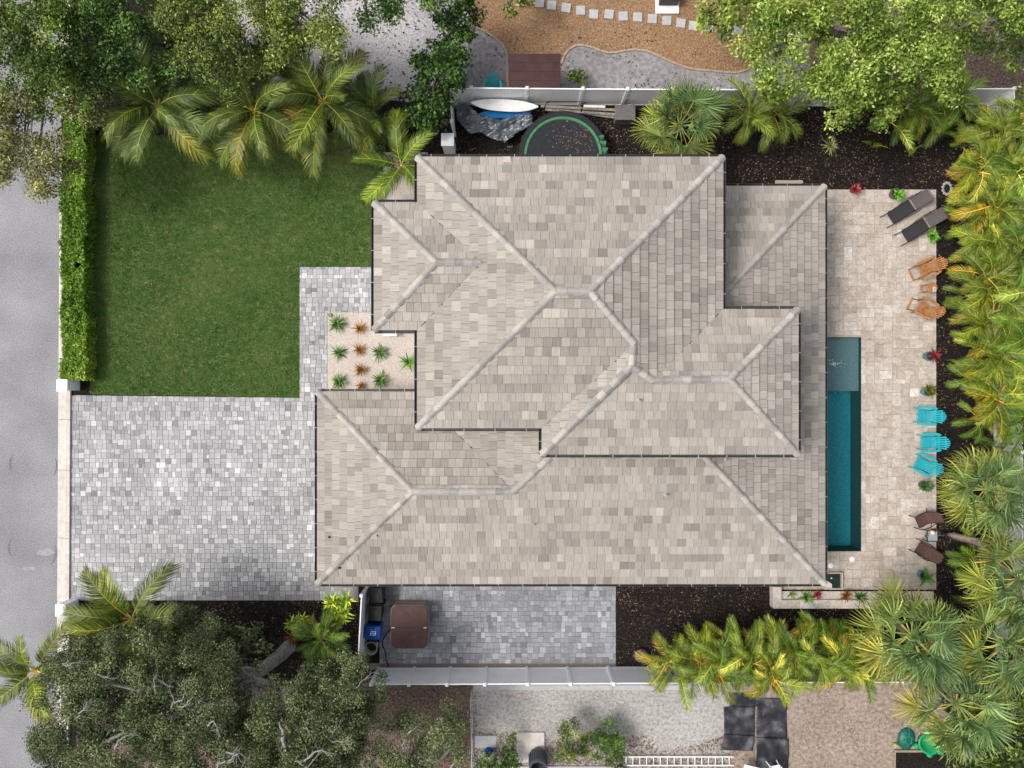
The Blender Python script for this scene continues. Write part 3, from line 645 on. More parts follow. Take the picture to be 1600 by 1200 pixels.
for pi_, (d, ec, ze, poly) in enumerate(PL):
    # plan outline in plane coordinates: u along the eave, v up the slope
    if d == 'N': to = lambda p: (-p[0], ec-p[1]); fr_ = lambda u, v: (-u, ec-v)
    if d == 'S': to = lambda p: (p[0], p[1]-ec); fr_ = lambda u, v: (u, v+ec)
    if d == 'W': to = lambda p: (-p[1], p[0]-ec); fr_ = lambda u, v: (v+ec, -u)
    if d == 'E': to = lambda p: (p[1], ec-p[0]); fr_ = lambda u, v: (ec-v, u)
    uv = [to(p) for p in poly]
    if area(uv) < 0: uv = uv[::-1]
    pitch = PT
    zr = max(poly, key=lambda p: p.z); vr = to(zr)[1]
    if vr > 1 and zr.z > 1: pitch = (zr.z-ze)/vr
    Z = lambda v: ze+pitch*v
    for p_ in poly: TOPZ[id(p_)] = max(TOPZ.get(id(p_), 0), Z(to(p_)[1]))
    deck.prism([(*fr_(u, v), Z(v)-.012) for u, v in uv], [(*fr_(u, v), Z(v)-.15) for u, v in uv])
    vmax = max(v for u, v in uv); u0 = min(u for u, v in uv); u1 = max(u for u, v in uv)
    i = 0; v = -.0
    while v < vmax:
        x = u0-rn.random()*TW; hv = rn.random()*.25
        while x < u1:
            w = TW*rn.choice((.9, 1, 1, 1.05, 1.3) if rn.random() < .5 else (1,))
            cp = clip_rect(uv, x+.0045, v, x+w-.0045, v+EXP-.003)
            x += w
            if len(cp) < 3 or abs(area(cp)) < .0035: continue
            if rn.random() < .3: hv = rn.uniform(-.18, .18)
            val = min(1, max(.08, rn.gauss(.5+hv, .14)))
            j = rn.uniform(-.004, .004)
            hgt = [.016+j+.046*(1-(q[1]-v)/EXP) for q in cp]
            top = [(*fr_(*q), Z(q[1])+h) for q, h in zip(cp, hgt)]; bot = [(*fr_(*q), Z(q[1])-.01) for q in cp]
            full = abs(area(cp)) > .9*(w-.006)*EXP
            uvc = [(q[0]+rn.random()*0+pi_*7.3, q[1]-v+i*3.1) for q in cp]
            off = rn.random()*50
            uvc = [(a_+off, b_+off*.37) for a_, b_ in uvc]
            cxx, cyy, czz = top[0]
            tl.append(((abs(area(cp)) if full else 0)/(H-czz)**2*(1+.02*rn.random()), top, bot, val, uvc))
        v += EXP; i += 1
deck.build('underlay', G['deckwood'], roof, org=house.location)
tl.sort(key=lambda q: -q[0])
def tile_mesh(items, org):
    Vv, Ff, av, uvl = [], [], [], []
    for _, top, bot, val, uvc in items:
        b0 = len(Vv); n_ = len(top); Vv += top+bot
        Ff.append(list(range(b0, b0+n_))); uvl += uvc; av.append(val)
        for k in range(n_):
            k2 = (k+1) % n_
            Ff.append([b0+k, b0+n_+k, b0+n_+k2, b0+k2]); uvl += [uvc[k], uvc[k], uvc[k2], uvc[k2]]; av.append(val)
    me = bpy.data.meshes.new('roof_tile'); me.from_pydata([(x-org[0], y-org[1], z-org[2]) for x, y, z in Vv], [], Ff)
    at = me.attributes.new('v', 'FLOAT', 'FACE'); at.data.foreach_set('value', np.array(av, dtype=np.float32))
    ul = me.uv_layers.new(name='uv'); ul.data.foreach_set('uv', np.array(uvl, dtype=np.float32).ravel())
    me.materials.append(G['tile']); return me
for q in tl[:300]: link('roof_tile', tile_mesh([q], house.location), roof)
link('roof_tile_field', tile_mesh(tl[300:], house.location), roof, kind='stuff')

# hip and ridge caps, one overlapping piece after the other
caps = []
def capline(p, q, w=.132, h=.095, L=.36):
    d = q-p; n_ = max(1, round(d.length/L)); dn = d.normalized(); sd = Vector((0, 0, 1)).cross(dn).normalized(); up = dn.cross(sd)
    for k in range(n_):
        a0 = p+d*(k/n_)+dn*.004; a1 = p+d*((k+1)/n_)-dn*.008
        caps.append((a0, a1, sd, up, w, h, rn.random()))
HIPS = [(A_, N1), (I_, N1), (N1, N2), (B_, N2), (N3, N2), (N4, N3), (N5, N4), (N5, N6), (E_, N6), (D_, N6), (F_, N4), (K_, R_), (L_, R_), (R_, Q_),
        (S1, S2), (S3, S2), (S2, S7), (S7, S8), (S4, S9), (S5, T2)]
for p, q in HIPS:
    p, q = V2(p.x, p.y, TOPZ.get(id(p), p.z)), V2(q.x, q.y, TOPZ.get(id(q), q.z))
    capline(p, q); dn = (q-p).normalized(); sd = Vector((0, 0, 1)).cross(dn).normalized(); up = dn.cross(sd); mb = MB()
    a0, a1 = p-dn*.0, q
    mb.add([a0-sd*.16-up*.0, a0+up*.075, a0+sd*.16, a1-sd*.16, a1+up*.075, a1+sd*.16], [(0, 3, 4, 1), (1, 4, 5, 2)]); mb.build('mortar_bed', G['mortar'], roof, org=house.location)
def cap_geo(mb, a0, a1, sd, up, w, h, val):
    prof = [(-1, -.25), (-.92, .12), (-.36, .88), (0, 1), (.36, .88), (.92, .12), (1, -.25)]
    P = []
    for pt, sc_, lift in ((a0, 1.08, .052), (a1, .94, .014)):
        P += [pt+sd*(x*w*sc_)+up*(y*h*sc_*.8+lift) for x, y in prof]
    n_ = len(prof)
    mb.add(P, [(i, i+1, n_+i+1, n_+i) for i in range(n_-1)]+[tuple(reversed(range(n_))), tuple(range(n_, 2*n_))], val)
rest = MB(); caps.sort(key=lambda c: -c[0].z)
for i, cc in enumerate(caps):
    mb = MB() if i < 300 else rest
    cap_geo(mb, *cc)
    if i < 300: mb.build('ridge_cap', G['cap'], roof, org=house.location)
if rest.v: rest.build('ridge_cap_field', G['cap'], roof, org=house.location, kind='stuff')

for p, q in ((G_, N3), (C_, N5), (J_, Q_), (M_, Q_), (T1, S7)):
    dn = (q-p).normalized(); mb = MB(); k = int((q-p).length/.5)
    for i in range(k):
        if rn.random() < .25: continue
        a0, a1 = p.lerp(q, i/k)+Vector((0, 0, .036)), p.lerp(q, (i+.96)/k)+Vector((0, 0, .036)); mb.bar(a0, a1, rn.uniform(.025, .045), .012)
    mb.build('valley_flashing', G['valley'], roof, org=house.location, kind='stuff')
# gutters with pale hangers
GUT = [(A_, B_, 'N'), (B_, C_, 'E'), (C_, D_, 'N'), (D_, E_, 'E'), (E_, F_, 'S'), (F_, G_, 'W'), (G_, I_, 'S'), (I_, J_, 'W'), (J_, K_, 'S'), (K_, L_, 'W'), (L_, M_, 'N'), (M_, A_, 'W'),
       (S3, S1, 'W'), (S1, T1, 'N'), (S3, S4, 'S'), (S4, S5, 'E'), (S5, V2(xi+.6, EL['NE'], ZL), 'N')]
ND = dict(N=(0, 1, 0), S=(0, -1, 0), E=(1, 0, 0), W=(-1, 0, 0))
hm = MB(); hm.box((0, 0, 0), (.013, .085, .006)); hme = hm.mesh('hanger', G['whitepaint'])
for p, q, d in GUT:
    nn = Vector(ND[d]); dn = (q-p).normalized(); mb = MB(); zt = -.005
    p2, q2 = p-dn*.0, q+dn*.0
    g0 = .012
    mb.bar(p2+nn*(g0+.006)+Vector((0, 0, zt-.065)), q2+nn*(g0+.006)+Vector((0, 0, zt-.065)), .012, .13)
    mb.bar(p2+nn*(g0+.055)+Vector((0, 0, zt-.125)), q2+nn*(g0+.055)+Vector((0, 0, zt-.125)), .084, .012)
    mb.bar(p2+nn*(g0+.100)+Vector((0, 0, zt-.065)), q2+nn*(g0+.100)+Vector((0, 0, zt-.065)), .014, .13)
    g = mb.build('gutter', G['bronze'], house, org=house.location)
    L_g = (q-p).length; k = max(1, int(L_g/1.0))
    for i in range(k):
        pt = p.lerp(q, (i+.5)/k)+nn*(g0+.055)+Vector((0, 0, zt+.004))
        link('hanger', hme, g, loc=pt-Vector(house.location), rot=(0, 0, 0 if d in 'NS' else math.pi/2))
G['step_grey'] = M('vent_grey', [(.30, .30, .30), (.40, .40, .40)], scale=8)
# roof vents
def on(px, py, d, ec, ze):
    z = ze
    for _ in range(20):
        v = W(px, py, z); z = ze+PT*run(d, v, ec)
    return W(px, py, z)
for px, py, d, ec, ze, r in ((998.5, 624.5, 'S', EWg['S'], ZU, .038), (1040.5, 772, 'S', EL['S'], ZL, .038), (834, 818, 'S', EL['S'], ZL, .022), (1134, 717.5, 'E', EL['E'], ZL, .022)):
    v = on(px, py, d, ec, ze); mb = MB()
    mb.lathe([(r*3.2, -.02), (r*3.0, .055), (r*1.3, .075), (r, .1), (r, .26), (r*.7, .26), (r*.7, .15)], v, 14)
    mb.build('vent_pipe', G['step_grey'], house, org=house.location)
G['spot'] = M('dark_leaf_spot', [(.03, .02, .015), (.06, .04, .03)], scale=20)
for i, (px, py, d, ec, ze, s) in enumerate(((515, 839, 'W', EL['W'], ZL, .11), (590, 836.5, 'S', EL['S'], ZL, .07), (531, 886.5, 'S', EL['S'], ZL, .15))):
    v = on(px, py, d, ec, ze)+Vector((0, 0, .07)); mb = MB()
    mb.lathe([(s*.6, -.02), (s*.5, .015), (s*.2, .03)], v, 7, sx=1, sy=.7)
    props(mb.build('debris_clump', G['spot']), ['dark leaf clump on the left garage roof slope', 'tiny dark leaf clump beside the lower garage hip', 'dark leaf clump near the bottom left roof corner'][i], 'debris', 'leaf clumps on the roof')
# ================================================================ FENCES
def fence(label, P, h=1.83, step=2.05, parent_name='vinyl_fence', side=1, caps_=True, posts=None):
    """P: ground points; white vinyl privacy fence with posts, rails and tongue-and-groove panels"""
    root = thing(parent_name, label, 'fence', (P[0].x, P[0].y, 0)); o0 = root.location
    pm = MB(); pm.box((0, 0, (h+.04)/2), (.127, .127, h+.04)); pme = pm.mesh('post', G['white'])
    cm = MB(); cm.prism([(-.025, -.025, h+.11), (.025, -.025, h+.11), (.025, .025, h+.11), (-.025, .025, h+.11)], [(-.075, -.075, h+.065), (.075, -.075, h+.065), (.075, .075, h+.065), (-.075, .075, h+.065)])
    cm.box((0, 0, h+.05), (.15, .15, .03)); cme = cm.mesh('post_cap', G['white'])
    last = None
    for p, q in zip(P[:-1], P[1:]):
        L_ = (q-p).length; k = max(1, round(L_/step)); dn = (q-p).normalized(); ang = math.atan2(dn.y, dn.x)
        for i in range(k):
            a0, a1 = p.lerp(q, i/k), p.lerp(q, (i+1)/k)
            po = link('post', pme, root, loc=a0-Vector(o0), rot=(0, 0, ang))
            link('post_cap', cme, po)
            s0, s1 = a0+dn*.064, a1-dn*.064
            mb = MB(); mb.bar(s0+Vector((0, 0, h-.05)), s1+Vector((0, 0, h-.05)), .05, .10); mb.build('top_rail', G['white'], root, org=o0)
            mb = MB(); mb.bar(s0+Vector((0, 0, .10)), s1+Vector((0, 0, .10)), .05, .14); mb.build('bottom_rail', G['white'], root, org=o0)
            nb = max(1, round((s1-s0).length/.155))
            mb = MB()
            for j in range(nb):
                b0, b1 = s0.lerp(s1, (j+.008)/nb), s0.lerp(s1, (j+.992)/nb)
                mb.bar((b0+b1)/2+Vector((0, 0, .17)), (b0+b1)/2+Vector((0, 0, h-.10)), (b1-b0).length, .022, up=Vector((-dn.y, dn.x, 0)))
            mb.build('board_panel', G['white'], root, org=o0, kind='stuff')
        last = q
    po = link('post', pme, root, loc=last-Vector(o0)); link('post_cap', cme, po)
    return root
fence('long white vinyl fence behind the trampoline along the top', [W(714, 167), W(740, 163), W(905, 164.5), W(1235, 166), W(1541, 164)], step=1.98)
fence('white vinyl fence along the right side, mostly hidden by palms', [W(1541, 164), W(1548, 420), W(1553, 700), W(1556, 1030)], step=2.2)
fence('long white vinyl fence along the bottom below the side patio', [W(592, 1043.5), W(760, 1043), W(1140, 1041), W(1440, 1040)], step=1.98)
fence('short white vinyl fence panel beside the black bins', [W(578, 912), W(571, 1040)], step=3.9)
fence('short white fence closing the gap left of the trampoline', [W(709, 166), W(711, 212)], step=1.5)
# white pillars
def pillar(label, px, py, sx, sy, h):
    c = W(px, py); t = thing('pillar', label, 'pillar', c, group='white pillars')
    mb = MB(); mb.box((0, 0, h/2), (sx, sy, h)); mb.build('shaft', G['white'], t)
    mb = MB(); mb.box((0, 0, h+.03), (sx+.06, sy+.06, .06)); mb.prism([(-sx*.3, -sy*.3, h+.1), (sx*.3, -sy*.3, h+.1), (sx*.3, sy*.3, h+.1), (-sx*.3, sy*.3, h+.1)], [(-sx*.5, -sy*.5, h+.06), (sx*.5, -sy*.5, h+.06), (sx*.5, sy*.5, h+.06), (-sx*.5, sy*.5, h+.06)]); mb.build('cap', G['white'], t)
pillar('white pillar at the lower end of the hedge by the driveway', 118, 602, .42, .48, .95)
pillar('white pillar at the lower driveway corner beside coconut fronds', 116, 943, .42, .48, .95)
pillar('white pillar between the top fence and the roof corner', 704, 236, .5, .5, 1.5)

# ================================================================ FURNITURE
def rot_y(a): return Matrix.Rotation(a, 3, 'Y')
def adirondack(label, px, py, rz, mat, group, folding=False, name='adirondack_chair'):
    t = thing(name, label, 'chair', (*W(px, py).xy, .062), rz, group)
    # side rails
    for s in (-1, 1):
        mb = MB(); mb.bar((-.42, s*.25, .33), (.50, s*.25, .05), .03, .11); mb.build('side_rail', mat, t)
        mb = MB(); mb.box((-.40, s*.325, .26), (.10, .03, .52)); mb.build('front_leg', mat, t)
        # arm: a board that swells in the middle
        mb = MB(); y = s*.375
        pts = [(-.52, -.035), (-.40, -.05), (-.1, -.075), (.15, -.07), (.36, -.02), (.42, .03), (.36, .06), (.1, .045), (-.2, .04), (-.52, .035)]
        poly = [(x, y-w*s) for x, w in pts]
        if area(poly) < 0: poly = poly[::-1]
        mb.plate(poly, .53, .555); mb.build('arm', mat, t)
        mb = MB(); mb.bar((-.38, s*.34, .50), (-.22, s*.34, .53), .03, .05); mb.build('arm_bracket', mat, t)
    n = 7
    for i in range(n):
        f = i/(n-1); x = -.44+f*.54; z = .385-f*.115
        mb = MB(); mb.box((x, 0, z+(.0 if i else -.03)), (.066, .46, .022), rot_y(.21 if i else 1.2)); mb.build('seat_slat', mat, t)
    m = 7
    for i in range(m):
        f = (i-(m-1)/2)/((m-1)/2)
        L_ = .90-.16*f*f; y0, y1 = f*.185, f*.27
        b0 = Vector((.08, y0, .24)); dr = Vector((math.sin(.50), 0, math.cos(.50)))
        b1 = b0+dr*L_+Vector((0, y1-y0, 0))
        wv = .024; tv = Vector((math.cos(.50), 0, -math.sin(.50)))*.01
        mb = MB(); yv = Vector((0, wv, 0)); yt = Vector((0, wv*1.2, 0))
        mb.prism([b0-yv-tv, b0+yv-tv, b1+yt-tv, b1+dr*.025*(1-abs(f))-tv, b1-yt-tv], [b0-yv+tv, b0+yv+tv, b1+yt+tv, b1+dr*.025*(1-abs(f))+tv, b1-yt+tv])
        mb.build('back_slat', mat, t)
    mb = MB(); mb.box((.30, 0, .52), (.035, .70, .06)); mb.build('back_rail', mat, t)
    mb = MB(); mb.box((.42, 0, .86), (.03, .44, .05), rot_y(.5)); mb.build('back_rail', mat, t)
    for s in (-1, 1):
        mb = MB(); mb.bar((.33, s*.30, .53), (.42, s*.27, .02), .03, .06); mb.build('rear_leg', mat, t)
    if folding:
        mb = MB(); mb.box((-.66, 0, .05), (.085, .62, .03)); mb.build('foot_bar', mat, t)
        for s in (-1, 1):
            mb = MB(); mb.bar((-.66, s*.27, .04), (-.30, s*.27, .30), .025, .035); mb.build('foot_strut', G['black'], t)
    return t
# teak pair and teal trio (front towards the pool)
TK = 'teak chairs on the pool deck'
adirondack('orange teak adirondack chair below the loungers, upper of the teak pair', 1442, 421, R(24), G['teak'], TK, True)
adirondack('orange teak adirondack chair above the potted red bromeliad, lower of the pair', 1439, 485, R(-27), G['teak'], TK, True)
TL = 'teal chairs on the pool deck'
adirondack('turquoise adirondack chair, uppermost of the turquoise trio by the pool', 1439, 649, R(-3), G['teal'], TL)
adirondack('turquoise adirondack chair in the middle of the turquoise trio', 1445, 690, R(1), G['teal'], TL)
adirondack('turquoise adirondack chair turned askew, lowest of the turquoise trio', 1436, 725, R(-24), G['teal'], TL)
o = adirondack('turquoise chair behind the top white fence beside the brown shed', 770, 146, R(92), G['teal'], 'chair behind the fence'); o.location.z = .01

def side_table(label, px, py):
    t = thing('side_table', label, 'table', (*W(px, py).xy, .062))
    for i in range(5):
        y0 = -.25+.1*i; y1 = y0+.092; mb = MB()
        f = lambda y: math.sqrt(max(.001, .255**2-y*y))
        ym = (y0+y1)/2
        poly = [(-f(y0), y0), (f(y0), y0), (f(ym), ym), (f(y1), y1), (-f(y1), y1), (-f(ym), ym)]
        mb.plate(poly, .47, .495); mb.build('top_slat', G['teak'], t)
    for sx in (-1, 1):
        for sy in (-1, 1):
            mb = MB(); mb.bar((sx*.28, sy*.16, 0), (-sx*.1, sy*.16, .47), .025, .04); mb.build('leg', G['black'], t)
    mb = MB(); mb.box((-.25, 0, .10), (.10, .36, .02)); mb.build('foot_board', G['teak'], t)
    return t
st = side_table('small round teak table between the two teak chairs', 1445, 452)
G['cream'] = M('cream_cloth', [(.55, .47, .42), (.7, .62, .58)], scale=12)
mb = MB(); c = W(1460, 452, .57)
cloth = thing('napkin', 'folded pale napkin with dark print on the round teak table', 'napkin', (c.x, c.y, .558))
mb.box((0, 0, .012), (.14, .22, .02)); mb.build('cloth', G['cream'], cloth, bevel=.006)
for dx, dy in ((.02, .03), (.03, -.03), (-.01, .0)):
    mb = MB(); mb.box((dx, dy, .0235), (.03, .03, .002)); mb.build('print', G['brown_frame'], cloth)

def sling_chair(label, px, py, rz):
    t = thing('sling_chair', label, 'chair', (*W(px, py).xy, .062), rz, 'brown chairs by the small square table')
    prof = [(-.42, .42), (-.25, .385), (-.05, .35), (.08, .36), (.18, .46), (.30, .68), (.40, .90), (.45, 1.0)]
    mb = MB(); P = []
    for i, (x, z) in enumerate(prof):
        w = .26 if i < 6 else (.24 if i == 6 else .17)
        P += [(x, -w, z), (x, 0, z-.025), (x, w, z)]
    mb.add(P, [(3*i+k, 3*i+k+1, 3*i+k+4, 3*i+k+3) for i in range(3) for k in (0, 1)]); mb.build('seat_sling', G['brown_sling'], t, smooth=True)
    mb = MB(); mb.add(P, [(3*i+k, 3*i+k+1, 3*i+k+4, 3*i+k+3) for i in range(3, 7) for k in (0, 1)]); mb.build('back_sling', G['brown_sling'], t, smooth=True)
    for s in (-1, 1):
        mb = MB(); mb.tube([(x, s*(.27 if i < 6 else (.25 if i == 6 else .18)), z) for i, (x, z) in enumerate(prof)], .018, 6); mb.build('side_rail', G['brown_frame'], t)
        mb = MB(); mb.tube([(-.46, s*.30, .0), (-.44, s*.31, .55), (-.36, s*.33, .60), (-.1, s*.36, .61), (.12, s*.34, .60), (.26, s*.29, .62)], .022, 6); mb.build('arm', G['brown_frame'], t)
        mb = MB(); mb.tube([(.0, s*.32, .60), (.30, s*.29, .25), (.42, s*.28, 0)], .018, 6); mb.build('rear_leg', G['brown_frame'], t)
    mb = MB(); mb.tube([(.45, -.18, 1.0), (.475, -.08, 1.03), (.475, .08, 1.03), (.45, .18, 1.0)], .018, 6); mb.build('top_rail', G['brown_frame'], t)
    mb = MB(); mb.tube([(-.43, -.27, .42), (-.43, .27, .42)], .016, 6); mb.build('front_rail', G['brown_frame'], t)
sling_chair('brown sling chair above the small square glass table', 1437, 808, R(24))
sling_chair('brown sling chair below the small square glass table', 1437, 858, R(-33))
gt = thing('glass_table', 'small square dark framed glass table between the brown chairs', 'table', (*W(1447, 834).xy, .062))
for sx in (-1, 1):
    mb = MB(); mb.box((sx*.24, 0, .44), (.05, .52, .03)); mb.build('frame_bar', G['brown_frame'], gt)
    mb = MB(); mb.box((0, sx*.24, .44), (.43, .04, .03)); mb.build('frame_bar', G['brown_frame'], gt)
    for sy in (-1, 1):
        mb = MB(); mb.box((sx*.235, sy*.235, .212), (.035, .035, .424)); mb.build('leg', G['brown_frame'], gt)
G['glass'] = M('table_glass', [(.28, .33, .36), (.34, .39, .42)], scale=3, rough=.08, spec=.6)
mb = MB(); mb.box((0, 0, .447), (.425, .435, .01)); mb.build('glass_top', G['glass'], gt)
mb = MB(); c = W(1457.5, 832, .6); mb.lathe([(.05, 0), (.09, .03), (.105, .09), (.09, .15), (.05, .185), (.0, .195)], (0, 0, 0), 18)
G['globe'] = M('cream_globe', [(.75, .64, .50), (.82, .74, .62)], scale=6, rough=.35)
lt = thing('lantern', 'small lantern with a cream globe and orange base on the glass table', 'lantern', (c.x-.05, c.y, .515))
mb.build('globe', G['globe'], lt, loc=(0.02, 0, .03), smooth=True)
G['orange'] = M('orange_ceramic', [(.42, .16, .03)], rough=.4)
mb = MB(); mb.lathe([(.06, 0), (.075, .02), (.055, .035)], (-.02, 0, 0), 14); mb.build('base', G['orange'], lt)
G['bluegrey'] = M('blue_grey_ceramic', [(.05, .09, .12), (.08, .13, .17)], scale=7, rough=.3)
c = W(1447.5, 837, .55); mb = MB(); mb.lathe([(.055, 0), (.085, .05), (.085, .07), (.07, .06), (.0, .03)], (0, 0, 0), 16)
props(mb.build('ashtray', G['bluegrey'], loc=(c.x, c.y, .515)), 'dark blue bowl on the small glass table', 'bowl')

def lounger(label, px, py, rz):
    t = thing('sun_lounger', label, 'sun lounger', (*W(px, py).xy, .062), rz, 'sun loungers at the deck corner')
    mb = MB(); n = 10; P = []
    for i in range(n+1):
        x = -1.0+1.18*i/n; P += [(x, -.27, .34), (x, 0, .325), (x, .27, .34)]
    mb.add(P, [(3*i+k, 3*i+k+1, 3*i+k+4, 3*i+k+3) for i in range(n) for k in (0, 1)]); mb.build('seat_sling', G['sling'], t)
    mb = MB(); P = []
    for i in range(7):
        x = .24+.66*i/6; z = .36+.42*i/6; P += [(x, -.27, z), (x, 0, z-.015), (x, .27, z)]
    mb.add(P, [(3*i+k, 3*i+k+1, 3*i+k+4, 3*i+k+3) for i in range(6) for k in (0, 1)]); mb.build('back_sling', G['sling2'], t)
    mb = MB(); mb.box((.21, 0, .36), (.055, .56, .03)); mb.build('cross_bar', G['wood'], t)
    for s in (-1, 1):
        mb = MB(); mb.tube([(-1.18, s*.29, .02), (-1.0, s*.29, .335), (.2, s*.29, .335), (.95, s*.29, .30)], .02, 6); mb.build('side_rail', G['black'], t)
        mb = MB(); mb.tube([(.22, s*.275, .35), (.92, s*.275, .80)], .016, 6); mb.build('back_rail', G['sling2'], t)
        mb = MB(); mb.tube([(-.35, s*.30, .33), (-.25, s*.36, .52), (.0, s*.38, .56), (.30, s*.37, .56), (.38, s*.36, .50)], .022, 6); mb.build('arm', G['sling2'], t)
        for x in (-.75, .72):
            mb = MB(); mb.tube([(x, s*.29, .33), (x+.06, s*.30, 0)], .02, 6); mb.build('leg', G['black'], t)
    mb = MB(); mb.tube([(.92, -.275, .80), (.92, .275, .80)], .016, 6); mb.build('head_rail', G['sling2'], t)
lounger('dark sling sun lounger beside the green potted plant, upper of the pair', 1412, 327, R(33))
lounger('dark sling sun lounger below its twin at the deck corner', 1434, 355, R(33))

# hot tub
c = W(644, 969); ht = thing('hot_tub', 'square hot tub with a folded brown vinyl cover on the side patio', 'hot tub', (c.x, c.y, .03))
G['cover'] = M('brown_vinyl', [(.065, .032, .028), (.085, .043, .038)], scale=4, vscale=120, var=.15, rough=.55, big=.06, bigscale=2)
G['tubshell'] = M('taupe_cabinet', [(.26, .21, .17), (.32, .27, .22)], scale=5)
def rrect(w, h, r, n=6):
    P = []
    for cx, cy, a0 in ((w/2-r, h/2-r, 0), (-w/2+r, h/2-r, 90), (-w/2+r, -h/2+r, 180), (w/2-r, -h/2+r, 270)):
        for k in range(n+1):
            t = R(a0+90*k/n); P.append((cx+r*math.cos(t), cy+r*math.sin(t)))
    return P
mb = MB(); mb.plate(rrect(1.66, 1.90, .22), 0, .82); mb.build('cabinet', G['tubshell'], ht)
mb = MB(); mb.plate(rrect(1.70, 1.94, .26), .82, .86); mb.build('shell_rim', G['tubshell'], ht)
for s in (-1, 1):
    mb = MB(); f = rrect(1.67, 1.91, .27)
    hp = [(x, s*max(.012, s*y)) for x, y in f if s*y > .1]; hp = [p for p in hp]
    ends = [(.835, s*.012), (-.835, s*.012)]
    poly = hp+(ends[::-1] if s > 0 else ends[::-1])
    cx = [p for p in hp]; poly = sorted(cx+ends, key=lambda p: math.atan2(p[1]-s*.45, p[0]))
    tp = [(x*.985, y, .93+.035*(1-abs(y)/.95)) for x, y in poly]
    mb.prism(tp, [(x, y, .862) for x, y in poly]); mb.build('cover_half', G['cover'], ht)
mb = MB(); mb.box((0, 0, .965), (1.5, .05, .006)); mb.build('cover_hinge', G['brown_frame'], ht)
for s in (-1, 1):
    mb = MB(); mb.box((s*.72, -.01, .972), (.14, .03, .006)); mb.build('strap', G['whitepaint'], ht)
mb = MB(); P = [W(620, 970, .5), W(612, 980, .05), W(604, 990, .03), W(598, 1000, .03), W(597, 1008, .03), W(602, 1018, .03), W(603, 1030, .03), W(607, 1042, .04)]
mb.tube([p if i else p for i, p in enumerate(P)], .028, 6); props(mb.build('hose', G['black'], smooth=True), 'black hose running from the hot tub across the patio corner', 'hose')

# wheelie bins
def bin_(label, px, py, rz, mat, z=1.0, marks=False):
    c = W(px, py, z); t = thing('wheeled_bin', label, 'bin', (c.x, c.y, .0), rz, 'bins along the short fence')
    mb = MB(); mb.prism([(-.3, -.34, .95), (.3, -.34, .95), (.3, .34, .95), (-.3, .34, .95)], [(-.23, -.26, .08), (.23, -.26, .08), (.23, .26, .08), (-.23, .26, .08)]); mb.build('body', mat, t, bevel=.03)
    mb = MB(); mb.prism([(-.27, -.33, 1.03), (.27, -.33, 1.03), (.27, .32, 1.05), (-.27, .32, 1.05)], [(-.33, -.385, .955), (.33, -.385, .955), (.33, .36, .955), (-.33, .36, .955)]); lid = mb.build('lid', mat, t, bevel=.02)
    mb = MB(); mb.box((0, 0, 1.052), (.30, .34, .02)); mb.build('lid_panel', mat, lid, bevel=.01)
    mb = MB(); mb.tube([(-.26, .40, .98), (.26, .40, .98)], .018, 6); mb.build('handle', mat, t)
    for s in (-1, 1):
        mb = MB(); mb.lathe([(.12, -.03), (.12, .03)], (0, 0, 0), 16); mb.build('wheel', G['black'], t, loc=(s*.26, .28, .12), rot=(0, math.pi/2, 0))
    if marks:
        G['print'] = M('white_print', [(.7, .74, .78)])
        for j in range(4):
            for i, w in enumerate(((.05, .09, .05), (.09, .04, .06), (.04, .05, .1), (.08, .08, .03))[j]):
                mb = MB(); mb.box((-.07+i*.075, -.13+j*.07, 1.0635), (w*.7, .045, .003)); mb.build('print', G['print'], lid)
        for x, y in ((.17, .1), (.18, -.12)):
            mb = MB(); mb.box((x, y, 1.044), (.03, .025, .006)); mb.build('print', G['print'], lid)
    return t
G['binblack'] = M('black_bin_plastic', [(.012, .012, .013), (.022, .022, .024)], scale=5, rough=.5)
G['binblue'] = M('blue_bin_plastic', [(.006, .05, .25), (.01, .07, .32)], scale=5, rough=.4)
bin_('black wheeled bin nearest the roof edge', 588, 930, R(3), G['binblack'])
bin_('black wheeled bin between the other black bin and the blue one', 586.5, 958, R(-2), G['binblack'])
bin_('blue recycling bin with white print on its lid', 582.5, 989, R(88), G['binblue'], marks=True)
c = W(579.5, 1013, .55); kg = thing('garden_pot', 'tall grey round pot with a spout beside the blue bin', 'pot', (c.x, c.y, 0))
G['pot'] = M('grey_pot', [(.30, .29, .27), (.40, .39, .36)], scale=8, rough=.7)
G['soil'] = M('dark_soil', [(.02, .015, .012), (.05, .035, .03)], scale=30, bump=.8)
mb = MB(); mb.lathe([(.20, 0), (.27, .1), (.29, .55), (.31, .58), (.26, .58), (.25, .2), (.0, .2)], (0, 0, 0), 24); mb.build('body', G['pot'], kg, smooth=True)
mb = MB(); mb.lathe([(.24, .0), (.0, .03)], (0, 0, .22), 16); mb.build('soil', G['soil'], kg)
mb = MB(); mb.prism([(.18, .22, .575), (.30, .05, .575), (.34, .30, .575)], [(.18, .22, .45), (.28, .05, .45), (.32, .28, .45)]); mb.build('spout', G['pot'], kg)

